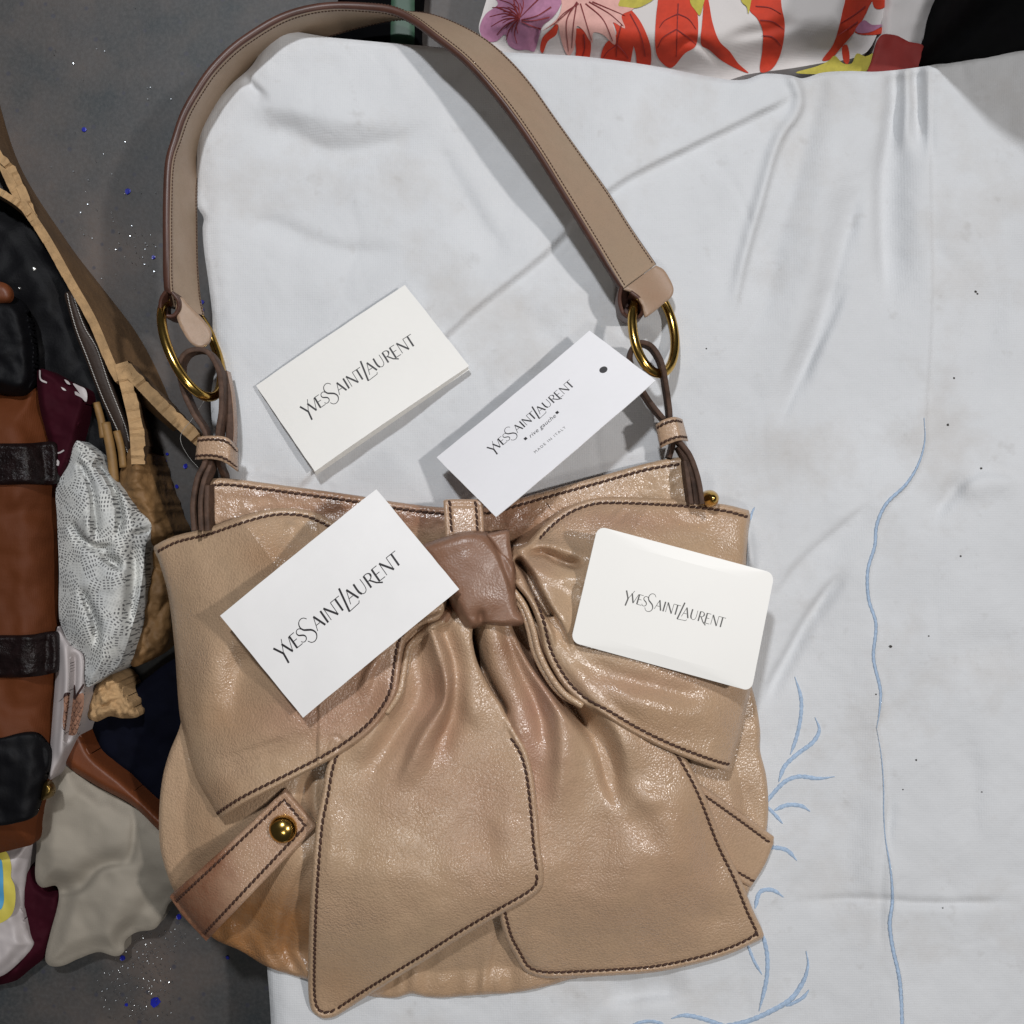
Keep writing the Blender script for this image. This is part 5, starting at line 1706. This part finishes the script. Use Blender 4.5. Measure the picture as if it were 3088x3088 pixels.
cloth_thing("cotton_cloth", "crumpled pale grey green cotton cloth on the floor left of the handbag", "cloth",
            [(200, 2290), (280, 2362), (405, 2424), (480, 2461), (560, 2540), (580, 2700), (517, 2717), (490, 2770), (466, 2801), (410, 2812), (377, 2838), (373, 2871), (350, 2884), (298, 2871), (240, 2890), (186, 2913), (150, 2912), (136, 2892), (150, 2820), (177, 2712), (170, 2672), (126, 2676), (107, 2650), (110, 2560), (112, 2461), (150, 2350)],
            cream_z, M["cream"], 8, under=FLOORU)
cloth_thing("silk_border", "folded burgundy silk edge showing beneath the pale cotton cloth", "scarf",
            [(60, 2500), (108, 2470), (112, 2640), (140, 2680), (186, 2690), (178, 2780), (140, 2880), (95, 2920), (40, 2960), (-40, 2960), (-40, 2600)], lambda P, E: -50 + 6 * sstep(E / 30) + 2 * fbm(P[:, 0], P[:, 1], 60, 57), M["burgundy"], 7, under=FLOORU)
psz = lambda P, E: -40 + 8 * sstep(E / 50) + 2 * fbm(P[:, 0], P[:, 1], 90, 59)
PS = cloth_thing("printed_scarf", "white silk scarf with yellow and blue printed chain at the bottom left corner", "scarf",
                 [(-200, 2560), (0, 2550), (60, 2540), (104, 2470), (100, 2540), (82, 2620), (72, 2700), (72, 2760), (88, 2820), (100, 2850), (60, 2900), (0, 2945), (-200, 2990)], psz, M["silk"], 7, under=FLOORU)
pz = lambda P, E: -32 + 2 * fbm(P[:, 0], P[:, 1], 90, 59)
flat_print(PS, [(-60, 2560), (0, 2566), (20, 2570), (34, 2610), (33, 2645), (44, 2672), (46, 2720), (34, 2760), (0, 2784), (-60, 2790)], pz, M["yellow"], "printed_chain", 0.3)
flat_print(PS, [(-60, 2586), (0, 2590), (8, 2620), (10, 2680), (11, 2720), (0, 2744), (-60, 2744)], pz, M["skyblue"], "printed_link", 0.6)

# a pale loose thread by the left thong
Q = spline([(625, 1196), (598, 1235), (575, 1270), (552, 1298), (544, 1320), (550, 1345), (575, 1385), (600, 1412)], 8)
o = tube("loose_thread", W(Q[:, 0], Q[:, 1], np.linspace(8, -4, len(Q))), 0.00012, M["whitethread"], seg=5)
tag(o, "thin pale loose thread curling beside the left leather thong", "thread")

# ------------------------------------------------------------------ behind the cloth: floral fabric, green item, black item
cloth_thing("green_bag", "dark green and black item on the floor behind the bag strap", "bag",
            [(1010, 60), (1080, -200), (1255, -220), (1262, 60), (1262, 190), (1010, 190)], lambda P, E: -30 + 5 * sstep(E / 20), M["blackcloth"], 9, under=FLOORU, part="body")
M["green"] = plain("dark_green", (0.010, 0.050, 0.022), 0.5)
panel("stripe", [(1184, -200, 'c'), (1250, -200, 'c'), (1250, 180, 'c'), (1176, 180, 'c')], lambda P, E: -24 + 0 * E, M["green"], bpy.data.objects["green_bag"], step=12, thick=1, roll=(5, 0.8))
M["floral"] = woven("white_printed_cotton", (0.60, 0.565, 0.55), 0.05, 1900, 0.00004)
M["red"] = plain("red_print", (0.50, 0.035, 0.010), 0.75, var=0.1, vs_=240)
M["darkred"] = plain("dark_red_cloth", (0.20, 0.012, 0.008), 0.75, var=0.1)
M["redline"] = plain("dark_red_print", (0.16, 0.010, 0.012), 0.75)
M["purple"] = plain("mauve_print", (0.36, 0.155, 0.255), 0.75, var=0.15, vs_=240)
M["pink"] = plain("pink_print", (0.60, 0.33, 0.29), 0.75, var=0.1, vs_=240)
M["olive"] = plain("yellow_green_print", (0.42, 0.36, 0.05), 0.75, var=0.15, vs_=240)


def fl_z(P, E):
    x, y = P[:, 0], P[:, 1]
    z = -20 + 24 * sstep(E / 150) + 1.5 * fbm(x, y, 170, 63)
    return z + folds(P, [([(2180, 110), (2280, 96), (2420, 60)], -4, 20, 26), ([(1620, 170), (1615, 90), (1690, 40)], -3, 12, 12), ([(2020, 170), (2080, 120), (2180, 190)], -3, 14, 14)])


fo = [(1481, -60), (1455, 40), (1444, 80), (1450, 108), (1475, 130), (1522, 160), (1570, 190), (1700, 200), (1850, 225), (2000, 240), (2180, 244), (2257, 224), (2386, 206), (2480, 190), (2570, 176), (2620, 150), (2660, 60), (2690, -60), (2690, -300), (1500, -300)]
FL = cloth_thing("floral_cushion", "white fabric cushion printed with red leaves and mauve flowers behind the cloth", "cushion", fo, fl_z, M["floral"], 8, roll=None, under=FLOORU)
_fo = spline(fo, 20, True)
fz_ = lambda P, E: fl_z(P, np.where(inside(P, _fo), seg_dist(P, _fo, True), 0))


def fprint(out, mat, dz, name="printed_leaf"):
    return panel(name, out, lambda P, E: fz_(P, E) + dz, M[mat], FL, step=8, thick=0.2, roll=None)


def S5(*pts): return [(1300 + a / 1.932, b / 1.932) for a, b in pts]
def S6(*pts): return [(2200 + a / 2.146, b / 2.146) for a, b in pts]
def line5(pts, w=1.6, mat="redline", dz=1.2, f=S5):
    Q = spline(f(*pts), 5)
    t = np.gradient(Q, axis=0); t /= np.linalg.norm(t, axis=1, keepdims=True)
    nn = np.stack([-t[:, 1], t[:, 0]], 1)
    ww = w * np.clip(np.linspace(1.3, 0.5, len(Q)), .4, 2)[:, None]
    a, b = Q + nn * ww, Q - nn * ww
    n = len(Q); z = fz_(Q, None) + dz
    V = np.vstack([W(a[:, 0], a[:, 1], z), W(b[:, 0], b[:, 1], z), W(a[:, 0], a[:, 1], z - .3), W(b[:, 0], b[:, 1], z - .3)])
    F = []
    for i in range(n - 1):
        F += [[i, i + 1, n + i + 1, n + i], [i + 1, i, 2 * n + i, 2 * n + i + 1], [n + i, n + i + 1, 3 * n + i + 1, 3 * n + i]]
    return link("printed_line", V, F, M[mat], FL, False)


reds = [S5((1110, 80), (1150, 50), (1210, 110), (1260, 210), (1282, 300), (1270, 400), (1210, 400), (1190, 300), (1150, 180)),
        S5((1060, 110), (1130, 100), (1180, 200), (1170, 320), (1140, 400), (1000, 400), (990, 320), (1020, 250), (1080, 200)),
        S5((840, 170), (900, 180), (930, 240), (925, 330), (900, 400), (830, 400), (845, 300)),
        S5((635, 290), (650, 220), (700, 170), (740, 130), (730, 200), (680, 240), (650, 310)),
        S5((1340, -60), (1320, 20), (1306, 180), (1310, 300), (1340, 360), (1400, 395), (1480, 310), (1540, 270), (1556, 180), (1550, 60), (1520, -60)),
        S5((1600, -60), (1620, 20), (1640, 130), (1680, 240), (1740, 300), (1790, 370), (1850, 425), (1780, 400), (1690, 350), (1620, 290), (1574, 260), (1578, 150)),
        S6((170, -60), (130, 60), (180, 120), (215, 200), (212, 330), (200, 465), (270, 450), (330, 350), (358, 170), (340, 60), (310, -60)),
        S6((780, -60), (740, 40), (710, 170), (670, 290), (600, 390), (650, 385), (720, 310), (790, 230), (860, 130), (900, 50), (940, -60)),
        S6((730, 300), (760, 290), (778, 370), (765, 415), (740, 400)),
        S6((930, -60), (935, 45), (980, 58), (1050, 10), (1060, -60)),
        S6((810, 205), (860, 225), (990, 215), (1000, 175), (920, 200))]
for q in reds: fprint(q, "red", 0.4)
for q in ([(1440, 20), (1435, 130), (1430, 330)], [(1430, 170), (1350, 220), (1320, 280)], [(1430, 170), (1500, 220), (1545, 260)], [(1438, 80), (1360, 120), (1330, 160)], [(1438, 80), (1500, 110), (1545, 170)],
          [(1110, 140), (1085, 240), (1080, 330)], [(1085, 260), (1030, 300), (1000, 340)], [(1085, 260), (1130, 310), (1150, 340)], [(1160, 80), (1220, 200), (1250, 330)], [(890, 200), (895, 280), (880, 330)]):
    line5(q, 1.3, dz=0.8)
for q in ([(170, 40), (260, 50), (335, 90)], [(200, 130), (280, 140), (350, 190)], [(215, 230), (280, 240), (335, 300)], [(880, 40), (800, 100), (720, 150)], [(830, 140), (760, 190), (700, 230)]):
    line5(q, 1.3, dz=0.8, f=S6)
# mauve flower
fprint(S5((330, -60), (390, 20), (320, 80), (285, 150), (290, 200), (330, 240), (380, 240), (430, 200), (450, 260), (500, 290), (560, 290), (600, 300), (625, 230), (650, 150), (700, 110), (750, 40), (770, -60)), "purple", 0.4, "printed_flower")
for k in range(9):
    a = math.radians(95 + k * 22)
    for rr in (0.6, 1.0):
        c0 = (515, 105); r = 175 * rr
        line5([c0, (c0[0] + r * 0.5 * math.cos(a + 0.25), c0[1] + r * 0.5 * math.sin(a + 0.25)), (c0[0] + r * math.cos(a), c0[1] + r * 0.85 * math.sin(a))], 1.7, dz=0.8)
for q in ([(380, 40), (450, 70), (510, 105)], [(480, -20), (490, 40), (515, 95)], [(640, -20), (580, 40), (520, 100)], [(700, 40), (620, 90), (525, 115)], [(690, 100), (600, 120), (525, 118)], [(640, 170), (580, 150), (525, 125)]):
    line5(q, 1.7, dz=0.8)
# pink flower
fprint(S5((770, -60), (760, 40), (740, 100), (690, 150), (650, 180), (735, 140), (750, 200), (770, 270), (800, 325), (830, 290), (845, 200), (850, 150), (890, 180), (920, 230), (940, 250), (945, 190), (1000, 200), (1070, 260), (1075, 200), (1060, 130), (1130, 165), (1110, 90), (1180, 50), (1230, -60)), "pink", 0.6, "printed_flower")
for q in ([(850, 10), (790, 120), (800, 300)], [(850, 10), (830, 140), (820, 280)], [(850, 20), (740, 120), (670, 170)], [(870, 20), (900, 120), (935, 235)], [(900, 20), (1000, 110), (1060, 240)], [(920, 10), (1040, 80), (1120, 150)], [(860, 20), (770, 80), (720, 140)], [(940, 10), (1060, 60), (1130, 90)]):
    line5(q, 1.5, dz=1.0)
fprint(S5((1090, 30), (1130, 40), (1200, 45), (1260, 20), (1300, -10), (1300, -60), (1150, -60)), "olive", 0.7)
fprint(S5((1510, -60), (1512, 20), (1540, 60), (1565, 90), (1585, 30), (1600, -60)), "olive", 0.7)
fprint(S5((1805, -60), (1810, 10), (1840, 40), (1848, 80), (1862, 20), (1870, -60)), "olive", 0.7)
fprint(S6((430, 470), (560, 430), (640, 395), (680, 360), (735, 410), (790, 410), (825, 345), (880, 365), (950, 335), (900, 440), (860, 475), (600, 480)), "olive", 0.7)
fprint(S6((815, 190), (870, 130), (920, 160), (990, 160), (960, 185), (900, 210), (830, 212)), "purple", 0.6, "printed_petal")

cloth_thing("red_cloth", "dark red and grey printed cloth between the floral cushion and the black bag", "cloth",
            [(2640, 30), (2690, -200), (2900, -200), (2835, 0), (2800, 90), (2784, 150), (2776, 230), (2700, 250), (2600, 250), (2625, 180)], lambda P, E: -25 + 9 * sstep(E / 50) + fbm(P[:, 0], P[:, 1], 90, 67), M["floral"], 8, under=FLOORU)
RC = bpy.data.objects["red_cloth"]
panel("red_border", [(2614, 240), (2630, 180), (2655, 108), (2700, 106), (2740, 125), (2786, 140), (2776, 225), (2700, 246)], lambda P, E: -13 + fbm(P[:, 0], P[:, 1], 90, 67), M["darkred"], RC, step=8, thick=2, roll=(5, 1))

cloth_thing("gap_shade_sheet", "dark sheet added as shade in the gap between the floral cushion and white cloth", "garment",
            [(1980, 120), (2300, 150), (2640, 120), (2660, 300), (2300, 330), (1980, 300)], lambda P, E: -46 + 4 * sstep(E / 50), M["blackcloth"], 14, under=FLOORU)  # sheet added only to make this gap dark, as shade would

# tall black bag at the top right, it shades the corner of the cloth
def prism(base, z0, z1, mat, name, parent, inset=0.93):
    n = len(base)
    lo = np.array([W(x, y, 0)[:2] for x, y in base]); c_ = lo.mean(0)
    V = []; rows = 7
    for r in range(rows):
        f = r / (rows - 1)
        k = 1 - (1 - inset) * f + 0.02 * math.sin(f * 5)
        zz = z0 + (z1 - z0) * f
        for i, p in enumerate(lo):
            q = c_ + (p - c_) * (k + 0.012 * math.sin(i * 1.7 + r * 2))
            V.append((q[0], q[1], zz * 0.001))
    F = [[r * n + i, r * n + (i + 1) % n, (r + 1) * n + (i + 1) % n, (r + 1) * n + i] for r in range(rows - 1) for i in range(n)]
    F.append(list(range(n))[::-1]); F.append([(rows - 1) * n + i for i in range(n)])
    V = np.array(V)
    A = lo; s = sum(A[i][0] * A[(i + 1) % n][1] - A[(i + 1) % n][0] * A[i][1] for i in range(n))
    if s < 0: F = [f[::-1] for f in F]
    return link(name, V, F, mat, parent)


BK = thing("black_tote", "tall plain black bag standing beyond the cloth at the top right corner", "bag", (2950, 60, FLOOR_Z))
q = [tuple(p) for p in spline([(2795, 185), (2830, 60), (2900, -140), (3000, -330), (3500, -420), (3900, -300), (3900, 60), (3500, 110), (3088, 148), (2940, 176)], 60, True)]
prism(q, FLOOR_Z, 165, M["blackcloth"], "body", BK)
